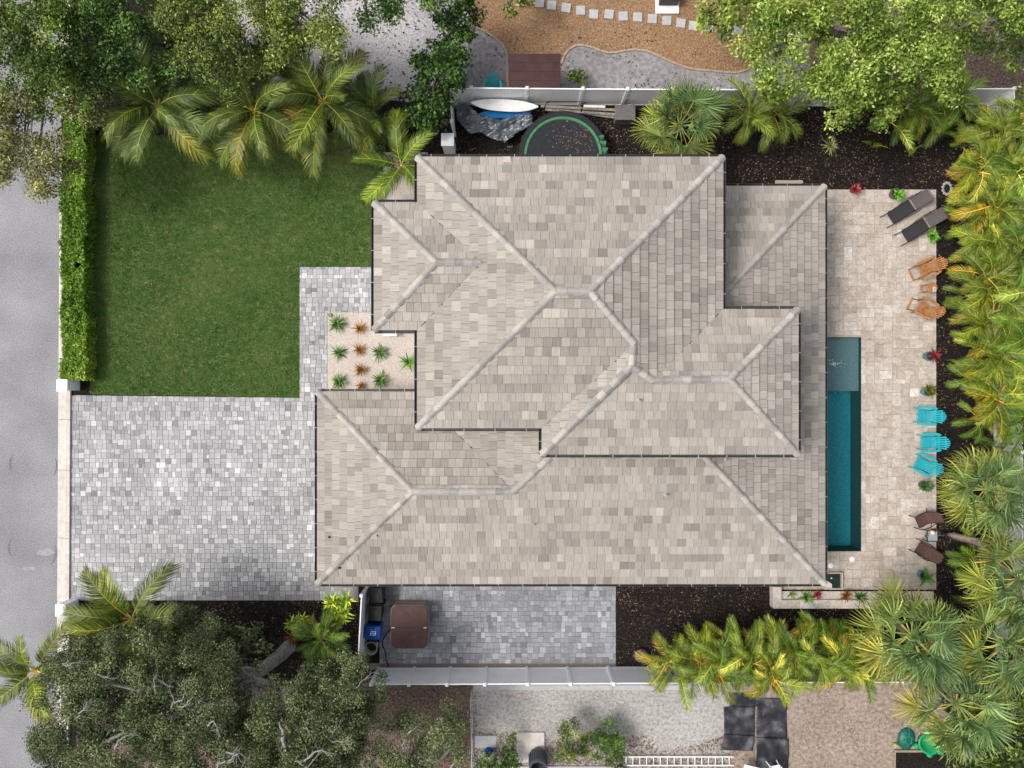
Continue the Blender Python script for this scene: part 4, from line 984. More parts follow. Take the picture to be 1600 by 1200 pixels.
# trampoline
c = W(880, 243, .8); tr = thing('trampoline', 'round black trampoline with a green pad ring beside the roof edge', 'trampoline', (c.x, c.y, 0))
G['mat_black'] = M('trampoline_mat', [(.012, .014, .020), (.022, .024, .030)], scale=6, vscale=80, var=.2, rough=.6)
G['padgreen'] = M('green_pad', [(.05, .17, .075), (.075, .23, .11)], scale=6, rough=.5)
mb = MB(); mb.lathe([(.0, .78), (1.66, .80)], (0, 0, 0), 48, cap=False); mb.build('jump_mat', G['mat_black'], tr)
mb = MB(); mb.lathe([(1.63, .80), (1.66, .85), (1.74, .86), (1.78, .82)], (0, 0, 0), 56, cap=False); mb.build('green_ring', G['padgreen'], tr)
mb = MB(); mb.lathe([(1.78, .80), (1.80, .83), (1.99, .83), (2.03, .79)], (0, 0, 0), 56, cap=False); mb.build('outer_pad', G['mat_black'], tr)
mb = MB(); mb.tube([(1.97*math.cos(R(6*k)), 1.97*math.sin(R(6*k)), .77) for k in range(61)], .025, 6, cap=False); mb.build('frame', G['black'], tr)
for k in range(6):
    t_ = R(60*k+25); x, y = 1.97*math.cos(t_), 1.97*math.sin(t_)
    mb = MB(); mb.tube([(x, y, .77), (x, y, .02), (x*1.1, y*1.1, .02)], .022, 6); mb.build('leg', G['black'], tr)
for px in (851, 909):
    p0 = W(px, 172, .8); mb = MB(); q = p0-Vector(c)
    mb.tube([(q.x, q.y, .6), (q.x, q.y+.05, 1.1), (q.x+.05, q.y+.12, 1.35), (q.x+.16, q.y+.1, 1.42)], .03, 6); mb.build('net_pole', G['black'], tr)
mb = MB(); mb.tube([(-.75, 2.23, 1.35), (0, 2.25, 1.30), (.75, 2.23, 1.35)], .018, 6); mb.build('net_cord', G['black'], tr)
mb = MB()
for k in range(12):
    a0 = R(28-k*3.2); r0, r1 = 1.80+.05*math.sin(k*1.7), 2.0+.08*math.sin(k*2.3)
    a1 = R(28-(k+1)*3.2); r2, r3 = 1.80+.05*math.sin(k*1.7+1.7), 2.0+.08*math.sin(k*2.3+2.3)
    z = .86+.03*math.sin(k*2.1); z2 = .86+.03*math.sin(k*2.1+2.1)
    mb.add([(r0*math.cos(a0), r0*math.sin(a0), z), (r1*math.cos(a0), r1*math.sin(a0), z-.03), (r3*math.cos(a1), r3*math.sin(a1), z2-.03), (r2*math.cos(a1), r2*math.sin(a1), z2)], [(0, 1, 2, 3)])
mb.build('loose_pad', G['padgreen'], tr)
CIR = [(c.x+1.6*math.cos(R(t_)), c.y+1.6*math.sin(R(t_))) for t_ in range(0, 360, 12)]
chips('fallen_leaves', 'dry brown leaves lying on the trampoline mat', 'leaves', CIR, 900, .04, .11, M('dry_leaf', [(.06, .035, .025), (.15, .09, .065), (.26, .18, .14)], 'v'), .79, 77, False, keep=lambda X, Y: np.clip(1.1-np.hypot(X-c.x-.5, Y-c.y-.7)/1.2, 0, 1))

# paddle boards, lumber, tarp, storage box
def board(label, cx, cy, L_, w, z, mat, rz, th=.11):
    cc = W(cx, cy, z); t = thing('paddle_board', label, 'paddle board', (cc.x, cc.y, z-th), rz, 'boards leaning by the top fence')
    mb = MB(); n = 20; T, B = [], []
    prof = lambda f: w/2*max(.03, (1-abs(2*f-1)**2.6))**.8
    for i in range(n+1): f = i/n; T.append((-L_/2+L_*f, prof(f)*.94)); 
    poly = [(x, -y) for x, y in T]+[(x, y) for x, y in T[::-1]]
    P2 = [(x*1.0, y*1.06) for x, y in poly]
    mb.prism([(x, y, th+.10*(abs(x)/(L_/2))**3) for x, y in poly], [(x, y*.9, .02+.10*(abs(x)/(L_/2))**3) for x, y in P2]); mb.build('deck', mat, t, smooth=False)
    mb = MB(); mb.box((.2*L_, -.03, -.05), (.2, .015, .14)); mb.build('fin', G['black'], t)
    mb = MB(); mb.box((.05, -w*.36, th+.004), (.22, .03, .006)); mb.build('logo_strip', G['black'], t)
    return t
G['boardwhite'] = M('white_board', [(.68, .67, .66), (.76, .75, .74)], scale=3, rough=.35)
G['boardblue'] = M('blue_board', [(.01, .10, .30), (.015, .15, .38)], scale=3, rough=.35)
board('white pointed paddle board lying on top by the fence', 788.5, 164.5, 3.05, .58, .85, G['boardwhite'], R(-3.5))
board('blue paddle board under the white one', 789, 177.5, 2.4, .42, .55, G['boardblue'], R(2))
for i, (x0, y0, x1, y1, z, w) in enumerate(((845, 166, 962, 172, .45, .12), (850, 171, 962, 179, .36, .12), (905, 176, 962, 184, .25, .10), (912, 166, 945, 167, .55, .11))):
    mb = MB(); p, q = W(x0, y0, z), W(x1, y1, z); o_ = thing('plank', ['long grey plank nearest the top fence on the lumber pile', 'long grey plank in the middle of the lumber pile', 'short grey plank at the front of the lumber pile', 'short pale board lying across the lumber pile'][i], 'plank', (*((p+q)/2).xy, z-.04), group='planks beside the trampoline')
    mb.bar(p, q, w, .05); mb.build('timber', (G['wood'], G['bark'], G['bark'], G['whitepaint'])[i], o_, org=o_.location)
for i, px in enumerate((870, 945)):
    mb = MB(); c2 = W(px, 173, .2); o_ = thing('trestle', ['low trestle under the left end of the lumber pile', 'low trestle under the right end of the lumber pile'][i], 'trestle', (c2.x, c2.y, 0), group='trestles under the lumber')
    mb.box((0, 0, .20), (.08, .5, .06)); mb.build('beam', G['wood'], o_)
    for sx in (-1, 1):
        for sy in (-1, 1):
            mb = MB(); mb.bar((sx*.10, sy*.2, 0), (0, sy*.2, .19), .03, .03); mb.build('leg', G['wood'], o_)
c = W(977, 175, .75); sb = thing('storage_box', 'grey lidded storage box against the top fence', 'box', (c.x, c.y, 0))
G['boxgrey'] = M('grey_plastic', [(.11, .105, .10), (.15, .145, .14)], scale=4, rough=.6)
mb = MB(); mb.box((0, 0, .33), (.85, .62, .66)); mb.build('body', G['boxgrey'], sb, bevel=.02)
mb = MB(); mb.box((0, 0, .70), (.93, .70, .08)); mb.build('lid', G['boxgrey'], sb, bevel=.02)
mb = MB(); mb.box((0, -.36, .62), (.14, .03, .06)); mb.build('latch', G['black'], sb)
# crumpled tarp
G['tarp'] = M('grey_tarp', [(.07, .085, .10), (.15, .17, .19)], scale=3, rough=.2, spec=.9)
TP = PP((716, 160), (735, 163), (748, 181), (770, 186), (800, 184), (826, 176), (834, 184), (833, 196), (818, 206), (800, 218), (790, 226), (775, 222), (752, 210), (735, 212), (724, 200), (714, 190), (711, 176), z=.4)
n_ = 70; xs = [p[0] for p in TP]; ys = [p[1] for p in TP]
Xg, Yg = np.meshgrid(np.linspace(min(xs), max(xs), n_), np.linspace(min(ys), max(ys), n_), indexing='ij')
ins = inpoly(Xg.ravel(), Yg.ravel(), TP).reshape(n_, n_)
ca, sa = math.cos(R(-28)), math.sin(R(-28)); U_, V_ = Xg*ca-Yg*sa, Xg*sa+Yg*ca
zz = .20+.40*vnoise(U_.ravel()*.6, V_.ravel()*2.2, .55, 21).reshape(n_, n_)+.22*np.abs(vnoise(U_.ravel()*.8+3, V_.ravel()*2+7, .22, 22).reshape(n_, n_)-.5)*1.8+.09*np.abs(vnoise(U_.ravel()*.5, V_.ravel()*1.6, .16, 25).reshape(n_, n_)-.5)+.0*vnoise(U_.ravel(), V_.ravel(), .09, 23).reshape(n_, n_)
ii = np.arange(n_*n_).reshape(n_, n_); Fg = np.stack([ii[:-1, :-1], ii[1:, :-1], ii[1:, 1:], ii[:-1, 1:]], 2)
mk = ins[:-1, :-1] & ins[1:, :-1] & ins[1:, 1:] & ins[:-1, 1:]; Fg = Fg[mk]
used = np.unique(Fg); rm = -np.ones(n_*n_, int); rm[used] = np.arange(len(used))
c = W(770, 195); Vg = np.stack([Xg-c.x, Yg-c.y, zz], 2).reshape(-1, 3)[used]
o = link('tarp', mesh_np('tarp', Vg, rm[Fg], G['tarp'], smooth=True), loc=(c.x, c.y, .0)); props(o, 'crumpled silver grey plastic tarp below the paddle boards', 'tarp')
s_ = o.modifiers.new('solid', 'SOLIDIFY'); s_.thickness = .006

# small blocks under the eaves
def block(label, px, py, sx, sy, h, mat):
    c = W(px, py, h); t = thing('bench', label, 'bench', (c.x, c.y, 0), group='stone benches against the walls')
    mb = MB(); mb.box((0, 0, h-.03), (sx, sy, .06)); mb.build('slab', mat, t, bevel=.008)
    for s in (-1, 1):
        mb = MB(); mb.box((s*sx*.36, 0, (h-.06)/2), (.10, sy*.8, h-.06)); mb.build('support', mat, t)
block('cream stone bench below the entry roof corner in the gravel bed', 609, 518, .62, .42, .45, G['stucco'])
block('beige block bench above the lower right roof', 1233, 291, 1.25, .55, .6, G['trav_base'])
mb = MB(); c = on(792, 250, 'N', EU['N'], ZU); o_ = thing('roof_patch', 'small pinkish loose tile at the top eave', 'tile', c+Vector((0, 0, .07)))
mb.box((0, 0, 0), (.30, .22, .03)); mb.build('slab', G['trav'], o_)

# spa spillway box and raised planter by the pool
c = W(1302, 907.5, .25); sp = thing('water_basin', 'dark square water basin with a pale step at the roof corner', 'basin', (c.x, c.y, .062))
G['basin'] = M('dark_green_basin', [(.012, .024, .022), (.022, .038, .034)], scale=10, rough=.15, spec=.6)
for s in (-1, 1):
    mb = MB(); mb.box((s*.40, 0, .12), (.05, .78, .24)); mb.build('side_wall', G['trav'], sp)
    mb = MB(); mb.box((0, s*.365, .12), (.745, .05, .24)); mb.build('side_wall', G['trav'], sp)
mb = MB(); mb.box((0, 0, .09), (.74, .67, .02)); mb.build('water', G['basin'], sp)
mb = MB(); mb.prism([(-.37, -.33, .17), (-.05, -.33, .17), (-.05, -.15, .17), (-.37, .05, .17)], [(-.37, -.33, .102), (-.05, -.33, .102), (-.05, -.15, .102), (-.37, .05, .102)]); mb.build('step', G['kerb'], sp)
mb = MB(); mb.lathe([(.035, 0), (.03, .02), (0, .03)], (-.05, .1, .105), 12); mb.build('jet', G['foam'], sp)
c = W(1290, 935); plr = thing('raised_planter', 'raised travertine planter with gravel along the bottom of the deck', 'planter', (c.x, c.y, 0))
x0, x1, yt, yb = W(1208, 0, .45).x, W(1462, 0, .45).x, W(0, 917, .45).y, W(0, 951, .45).y
def runwall(p, q, w):
    L_ = (Vector(q)-Vector(p)).length; k = max(1, round(L_/.6))
    for i in range(k):
        a0 = Vector((*p, .23)).lerp(Vector((*q, .23)), (i+.004)/k); a1 = Vector((*p, .23)).lerp(Vector((*q, .23)), (i+.996)/k)
        mb = MB(); mb.bar(a0, a1, w, .46, a=rn.uniform(.65, 1)); mb.build('coping_stone', G['trav'], plr, org=plr.location)
runwall((x0+.19, yb+.40), (x0+.19, yt), .38)
runwall((x0, yb+.20), (x1, yb+.20), .39)
mb = MB(); mb.add([(x0+.3, yb+.3, .30), (x1, yb+.3, .30), (x1, DY0+.0, .30), (x0+.3, DY0, .30)], [(0, 1, 2, 3)]); mb.build('gravel', G['gravel_base'], plr, org=plr.location)
chips('pebbles', 'pale pebbles filling the raised planter', 'gravel', [(x0+.4, yb+.42), (x1, yb+.42), (x1, DY0), (x0+.4, DY0)], 3000, .025, .05, G['pebble'], .302, 88)
for i, (px, py) in enumerate(((1331, 874), (1297.5, 884))):
    c = W(px, py, .065); mb = MB(); mb.lathe([(.12, 0), (.12, .006), (.10, .010), (0, .010)], (0, 0, 0), 20)
    props(mb.build('skimmer_lid', G['white'], loc=(c.x, c.y, .064)), ['white round skimmer lid in the deck below the pool', 'white round skimmer lid close to the roof edge'][i], 'lid', 'skimmer lids in the deck')

# ================================================================ NEIGHBOURS' THINGS
G['step'] = M('stepping_stone', [(.36, .36, .37), (.46, .46, .46)], scale=8, vscale=40, var=.12)
STP = [(843, 5), (862, 9), (884.5, 13), (907, 17), (927.5, 23), (951.5, 23), (973.5, 26), (996, 27.5), (1019, 30), (1041.5, 33), (1063.5, 37), (1083, 41), (1107, 43), (1131, 48), (1153.5, 46), (1176.5, 48.5)]
ordn = ['first', 'second', 'third', 'fourth', 'fifth', 'sixth', 'seventh', 'eighth', 'ninth', 'tenth', 'eleventh', 'twelfth', 'thirteenth', 'fourteenth', 'fifteenth', 'sixteenth', 'seventeenth', 'eighteenth', 'nineteenth', 'twentieth']
for i, (px, py) in enumerate(STP):
    c = W(px, py); mb = MB(); r_ = rn.uniform(-.08, .08)-.06; m3 = Matrix.Rotation(r_, 3, 'Z'); mb.box((0, 0, .03), (.42, .42, .06), m3)
    props(mb.build('stepping_stone', G['step'], loc=(c.x, c.y, .01), bevel=.01), f'square grey stepping stone, {ordn[i]} from the left in the row', 'stepping stone', 'stepping stones on the tan gravel')
# brown shed
c = W(835, 117); sh = thing('shed', 'small brown metal roofed shed behind the top fence', 'shed', (c.x, c.y, 0))
G['shedroof'] = M('brown_metal_roof', [(.045, .018, .017), (.065, .027, .025)], scale=3, vscale=30, var=.12, big=.15, bigscale=2, rough=.45)
P0, P1 = W(795, 138, 1.6), W(876, 83, 1.9)
w_, h_ = P1.x-P0.x, P1.y-P0.y
mid = Vector(((P0.x+P1.x)/2, (P0.y+P1.y)/2, 0)); sh.location = mid
mb = MB(); mb.box((0, 0, .75), (w_-.2, h_-.2, 1.5)); mb.build('wall', G['shedroof'], sh)
for k in range(4):
    y0 = -h_/2+h_*k/4; y1 = y0+h_/4; z0 = 1.50+.09*k
    mb = MB(); mb.prism([(-w_/2, y0, z0), (w_/2, y0, z0), (w_/2, y1, z0+.075), (-w_/2, y1, z0+.075)], [(-w_/2, y0, z0-.05), (w_/2, y0, z0-.05), (w_/2, y1, z0+.02), (-w_/2, y1, z0+.02)]); mb.build('roof_panel', G['shedroof'], sh)
for k in range(9):
    x = -w_/2+w_*(k+.5)/9; mb = MB(); pass
# heat pump on a pad
c = W(1042, 2); hp = thing('air_conditioner', 'brown air conditioning unit on a white pad at the top edge', 'air conditioner', (c.x, c.y, .012))
mb = MB(); mb.box((0, -.05, .06), (1.10, 1.15, .12)); mb.build('pad', G['whitepaint'], hp, bevel=.03)
G['acbrown'] = M('brown_grille', [(.05, .04, .038), (.08, .066, .06)], scale=5, rough=.6)
mb = MB(); mb.box((.02, .15, .42), (.86, .86, .60)); mb.build('cabinet', G['acbrown'], hp, bevel=.02)
for k in range(9):
    mb = MB(); mb.box((.02, -.22+.09*k, .727), (.78, .02, .012)); mb.build('grille_bar', G['acbrown'], hp)
# pipe by the seagrape
c = W(729, 135); pp_ = thing('standpipe', 'thin pale standpipe between sea grape and top fence', 'pipe', (c.x, c.y, 0))
mb = MB(); mb.tube([(0, 0, 0), (0, 0, 1.2)], .03, 8); mb.build('pipe', G['metal'], pp_)
mb = MB(); mb.tube([(-.06, 0, 1.2), (.06, 0, 1.2)], .04, 8); mb.build('valve', G['metal'], pp_)

# bottom neighbour
row = thing('concrete_border', 'row of grey concrete slabs just below the bottom fence', 'border', W(900, 1074), kind='structure')
jx = [740, 795, 850, 903, 957, 1010, 1066, 1110]
for a0, a1 in zip(jx[:-1], jx[1:]):
    mb = MB(); p, q = W(a0+.3, 1070), W(a1-.3, 1077.5); mb.plate([(p.x, q.y), (q.x, q.y), (q.x, p.y), (p.x, p.y)], 0, .05); mb.build('slab', G['step'], row, org=row.location)
G['tarpblack'] = M('black_sheeting', [(.012, .012, .016), (.020, .020, .026), (.05, .05, .056), (.16, .16, .16)], scale=1.6, detail=7, rough=.35, spec=.5, var=.35, vscale=30, pos=[.33, .46, .56, .72])
def drape(label, pts, seed, z=.03):
    P = PP(*pts); c = W(*pts[0]); t = thing('ground_sheet', label, 'tarp', (c.x, c.y, 0), group='black sheets on the bottom yard')
    (x0, y0), (x1, y1), (x2, y2), (x3, y3) = P; n_ = 28; V, Fc = [], []
    for i in range(n_+1):
        for j in range(n_+1):
            f, g = i/n_, j/n_; x = (x0*(1-f)+x1*f)*(1-g)+(x3*(1-f)+x2*f)*g; y = (y0*(1-f)+y1*f)*(1-g)+(y3*(1-f)+y2*f)*g
            zz = z+.10*max(0, mnoise.noise(Vector((x*1.6, y*1.6, seed)))) + .03*abs(mnoise.noise(Vector((x*5, y*5, seed+9))))
            V.append((x-c.x, y-c.y, zz))
    ii = np.arange((n_+1)**2).reshape(n_+1, n_+1); Fg = np.stack([ii[:-1, :-1], ii[:-1, 1:], ii[1:, 1:], ii[1:, :-1]], 2).reshape(-1, 4)
    o = link('sheeting', mesh_np('sheeting', np.array(V), Fg, G['tarpblack'], smooth=True), t); s_ = o.modifiers.new('solid', 'SOLIDIFY'); s_.thickness = .008
drape('black sheet under the palms, topmost of the overlapping sheets', [(1139, 1082), (1184, 1080), (1184, 1104), (1139, 1103)], 1)
drape('black sheet below the topmost one, left column', [(1130, 1104), (1179, 1103), (1178, 1152), (1131, 1150)], 2, .05)
drape('black sheet in the left column resting on the leaf edge', [(1129, 1146), (1177, 1148), (1175, 1172), (1124, 1170)], 3, .10)
drape('large black sheet in the right column below the palms', [(1182, 1090), (1228, 1090), (1229, 1152), (1181, 1152)], 4, .04)
drape('black sheet in the right column behind the white chair', [(1181, 1151), (1231, 1153), (1230, 1215), (1180, 1210)], 5, .09)
# ladder
la = thing('ladder', 'silver aluminium ladder lying along the bottom edge', 'ladder', W(1060, 1188))
p0, p1 = W(974, 1182, .1), W(1146, 1182, .1); q0, q1 = W(974, 1195.5, .1), W(1146, 1195.5, .1)
for p, q in ((p0, p1), (q0, q1)):
    mb = MB(); mb.bar(p, q, .05, .09); mb.build('rail', G['whitepaint'], la, org=la.location)
for k in range(16):
    f = (k+.4)/16; mb = MB(); mb.tube([p0.lerp(p1, f), q0.lerp(q1, f)], .022, 6); mb.build('rung', G['whitepaint'], la, org=la.location)
# neighbour's bin on a pad
c = W(829, 1160); pd = thing('concrete_pad', 'square concrete pad under the dark ribbed barrel', 'pad', (c.x, c.y, 0))
mb = MB(); mb.box((0, -.2, .05), (1.3, 1.4, .10)); mb.build('slab', G['kerb'], pd, bevel=.03)
c = W(840, 1176); bb = thing('barrel_composter', 'dark blue grey ribbed barrel standing tilted on the concrete pad', 'barrel', (c.x, c.y, .1))
G['barrel'] = M('slate_plastic', [(.05, .06, .075), (.08, .09, .105)], scale=5, rough=.4)
mb = MB(); mb.lathe([(.36, 0), (.42, .2), (.43, .75), (.40, .85), (.34, .85), (.32, .3), (.0, .3)], (0, 0, 0), 24); mb.build('drum', G['barrel'], bb, smooth=False, rot=(R(16), 0, 0))
for k in range(10):
    t_ = R(18+16*k); mb = MB(); mb.bar((.43*math.cos(t_), .43*math.sin(t_), .15), (.44*math.cos(t_), .44*math.sin(t_), .75), .03, .03); mb.build('rib', G['barrel'], bb, rot=(R(16), 0, 0))
c = W(759, 1158); pv = thing('concrete_pad', 'grey paving slab beside the blue watering can', 'pad', (c.x, c.y, 0))
mb = MB(); mb.box((0, 0, .03), (1.0, .55, .06)); mb.build('slab', G['step'], pv)
c = W(763, 1172); wc = thing('watering_can', 'bright blue plastic watering can below the paving slab', 'watering can', (c.x, c.y, 0))
mb = MB(); mb.lathe([(.16, 0), (.18, .05), (.17, .30), (.12, .34), (.10, .34), (.10, .2), (0, .2)], (0, 0, 0), 18); mb.build('body', G['binblue'], wc, smooth=True)
mb = MB(); mb.tube([(.15, .05, .10), (.33, .12, .33), (.38, .14, .36)], .03, 8); mb.build('spout', G['binblue'], wc)
mb = MB(); mb.tube([(-.16, 0, .08), (-.30, 0, .2), (-.2, 0, .38), (0, 0, .40), (.1, 0, .33)], .018, 6); mb.build('handle', G['binblue'], wc)
# chain link fence
cl = thing('wire_fence', 'thin galvanised wire fence running down beside the oak', 'fence', W(738, 1078))
PF = [W(737, 1076), W(738, 1110), W(739, 1145), W(739, 1180), W(740, 1230)]
for p in PF:
    mb = MB(); mb.tube([p, p+Vector((0, 0, 1.15))], .024, 6); mb.build('post', G['metal'], cl, org=cl.location)
for z in (.1, 1.12):
    mb = MB(); mb.tube([p+Vector((0, 0, z)) for p in PF], .018, 6); mb.build('rail', G['metal'], cl, org=cl.location)
for k in range(60):
    p = PF[0].lerp(PF[-1], k/60); mb = MB(); mb.bar(p+Vector((0, 0, .1)), p+Vector((0, .15*(1 if k % 2 else -1), 1.1)), .004, .004); mb.build('wire', G['metal'], cl, org=cl.location)
# white chair and table at the bottom edge
c = W(1205, 1194); wch = thing('plastic_chair', 'white plastic garden chair at the bottom edge on the black sheet', 'chair', (c.x, c.y, .1), R(10))
mb = MB(); mb.box((0, 0, .42), (.46, .44, .03)); mb.build('seat', G['white'], wch, bevel=.01)
for sx in (-1, 1):
    for sy in (-1, 1):
        mb = MB(); mb.bar((sx*.24, sy*.23, 0), (sx*.2, sy*.2, .41), .045, .045); mb.build('leg', G['white'], wch)
    mb = MB(); mb.bar((sx*.25, .22, .62), (sx*.24, -.2, .62), .05, .03); mb.build('arm', G['white'], wch)
    mb = MB(); mb.bar((sx*.24, .19, .42), (sx*.24, .19, .62), .04, .04); mb.build('arm_post', G['white'], wch)
for k in range(5):
    mb = MB(); mb.bar((-.18+.09*k, -.2, .43), (-.18+.09*k, -.30, .88), .055, .02); mb.build('back_slat', G['white'], wch)
mb = MB(); mb.bar((-.23, -.305, .88), (.23, -.305, .88), .03, .06); mb.build('back_rail', G['white'], wch)
c = W(1166, 1196); tb_ = thing('folding_table', 'pale folding table at the bottom edge beside the ladder', 'table', (c.x, c.y, 0), R(-14))
mb = MB(); mb.box((0, -.1, .6), (.72, .8, .04)); mb.build('table_top', G['whitepaint'], tb_, bevel=.01)
for sx in (-1, 1):
    for sy in (-1, 1):
        mb = MB(); mb.tube([(sx*.28, -.1+sy*.32, 0), (sx*.28, -.1+sy*.32, .58)], .018, 6); mb.build('leg', G['metal'], tb_)
for k in range(2):
    mb = MB(); mb.box((.0+.1*k, .05-.05*k, .623), (.035, .3, .006), Matrix.Rotation(.5, 3, 'Z')); mb.build('slot', G['black'], tb_)
c = W(969, 1197); bkt = thing('bucket', 'small black bucket at the left end of the ladder', 'bucket', (c.x, c.y, 0))
mb = MB(); mb.lathe([(.15, 0), (.19, .33), (.20, .35), (.17, .35), (.14, .05), (0, .05)], (0, 0, 0), 18); mb.build('body', G['binblack'], bkt, smooth=False)
mb = MB(); mb.tube([(-.19, 0, .33), (-.1, .14, .36), (.1, .14, .36), (.19, 0, .33)], .008, 5); mb.build('handle', G['metal'], bkt)
sb2 = MB(); p, q = W(800, 1196), W(960, 1260); sb2.plate([(p.x, q.y), (q.x, q.y), (q.x, p.y), (p.x, p.y)], 0, .10); props(sb2.build('concrete_step', G['step']), 'grey concrete slab along the bottom edge below the barrel', 'slab', kind='structure')
# timber bed, turtle sandbox and lid
tbd = thing('timber_bed', 'mulch bed with timber edging below the turtle sandbox', 'planter', W(1450, 1190), kind='structure')
mb = MB(); p, q = W(1396, 1172), W(1500, 1250); mb.add([(p.x, q.y, .03), (q.x, q.y, .03), (q.x, p.y, .03), (p.x, p.y, .03)], [(0, 1, 2, 3)]); mb.build('mulch', G['mulch'], tbd, org=tbd.location)
mb = MB(); mb.bar((p.x, p.y, .06), (q.x, p.y, .06), .10, .12); mb.build('timber', G['wood'], tbd, org=tbd.location)
mb = MB(); mb.bar((p.x, p.y-.06, .06), (p.x, q.y, .06), .10, .118); mb.build('timber', G['wood'], tbd, org=tbd.location)
G['turtle'] = M('bright_green_plastic', [(.01, .26, .09), (.02, .34, .13)], scale=3, rough=.4)
G['shell_lid'] = M('deep_green_plastic', [(.006, .085, .075), (.01, .12, .10)], scale=3, rough=.4)
c = W(1451, 1161, .15); tu = thing('turtle_sandbox', 'bright green turtle shaped sandbox beside the palms', 'sandbox', (c.x, c.y, .01), R(-35))
mb = MB(); mb.lathe([(.46, 0), (.53, .2), (.55, .24), (.47, .25), (.43, .22), (.36, .06), (0, .05)], (0, 0, 0), 30, sx=1, sy=.9); mb.build('basin', G['turtle'], tu, smooth=True)
for x, y, r in ((.36, .42, .14), (-.36, .42, .14), (.36, -.42, .14), (-.36, -.42, .14)):
    mb = MB(); mb.lathe([(r*.8, 0), (r, .1), (r*.8, .2), (0, .22)], (x, y, 0), 12); mb.build('foot', G['turtle'], tu, smooth=True)
mb = MB(); mb.lathe([(.14, 0), (.18, .12), (.15, .25), (0, .30)], (.62, 0, 0), 14); mb.build('head', G['turtle'], tu, smooth=True)
c = W(1418.5, 1156, .15); td = thing('sandbox_lid', 'dark green turtle shell lid lying beside the sandbox', 'lid', (c.x, c.y, .01), R(80))
mb = MB(); mb.lathe([(.52, 0), (.50, .06), (.40, .14), (.22, .20), (0, .22)], (0, 0, 0), 30, sx=1, sy=.78); mb.build('dome', G['shell_lid'], td, smooth=True)
mb = MB()
for k in range(6):
    t_ = R(60*k); mb.tube([(.2*math.cos(t_), .2*.78*math.sin(t_), .21), (.48*math.cos(t_), .48*.78*math.sin(t_), .085)], .014, 5)
mb.tube([(.2*math.cos(R(60*k)), .2*.78*math.sin(R(60*k)), .21) for k in range(7)], .014, 5); mb.build('shell_rib', G['turtle'], td, kind='stuff')
c = W(1397, 1162); toy = thing('toy_figure', 'small yellow green plastic toy left of the sandbox lid', 'toy', (c.x, c.y, .01))
G['lime'] = M('lime_plastic', [(.25, .38, .05), (.4, .42, .08)], scale=12)
mb = MB(); mb.lathe([(.06, 0), (.09, .08), (.07, .18), (0, .2)], (0, 0, 0), 12); mb.build('body', G['lime'], toy, smooth=True)
mb = MB(); mb.lathe([(.0, -.06), (.06, 0), (0, .07)], (.02, .03, .24), 12); mb.build('head', G['lime'], toy, smooth=True)
# round stump-like pot in the mulch
c = W(1000.5, 1024); stp = thing('tree_pot', 'sunken black round pot with reddish soil in the lower mulch bed', 'pot', (c.x, c.y, 0))
mb = MB(); mb.lathe([(.36, 0), (.40, .18), (.36, .20), (.33, .16), (.30, .08), (0, .08)], (0, 0, 0), 22); mb.build('rim', G['black'], stp, smooth=True)
mb = MB(); mb.lathe([(.30, 0), (.15, .05), (0, .06)], (0, 0, .085), 14); mb.build('soil', G['leafbed'], stp)
c = W(1479, 295); rp_ = thing('ring_planter', 'small white rimmed rock pool planter beside the deck corner', 'planter', (c.x, c.y, 0))
for k in range(11):
    t_ = R(33*k); mb = MB(); mb.lathe([(.06, 0), (.075, .05), (.04, .1), (0, .11)], (.20*math.cos(t_), .27*math.sin(t_), 0), 8); mb.build('rock', G['step'], rp_)
mb = MB(); mb.lathe([(.18, .03), (0, .035)], (0, 0, 0), 14, sx=1, sy=1.3); mb.build('water', G['basin'], rp_)
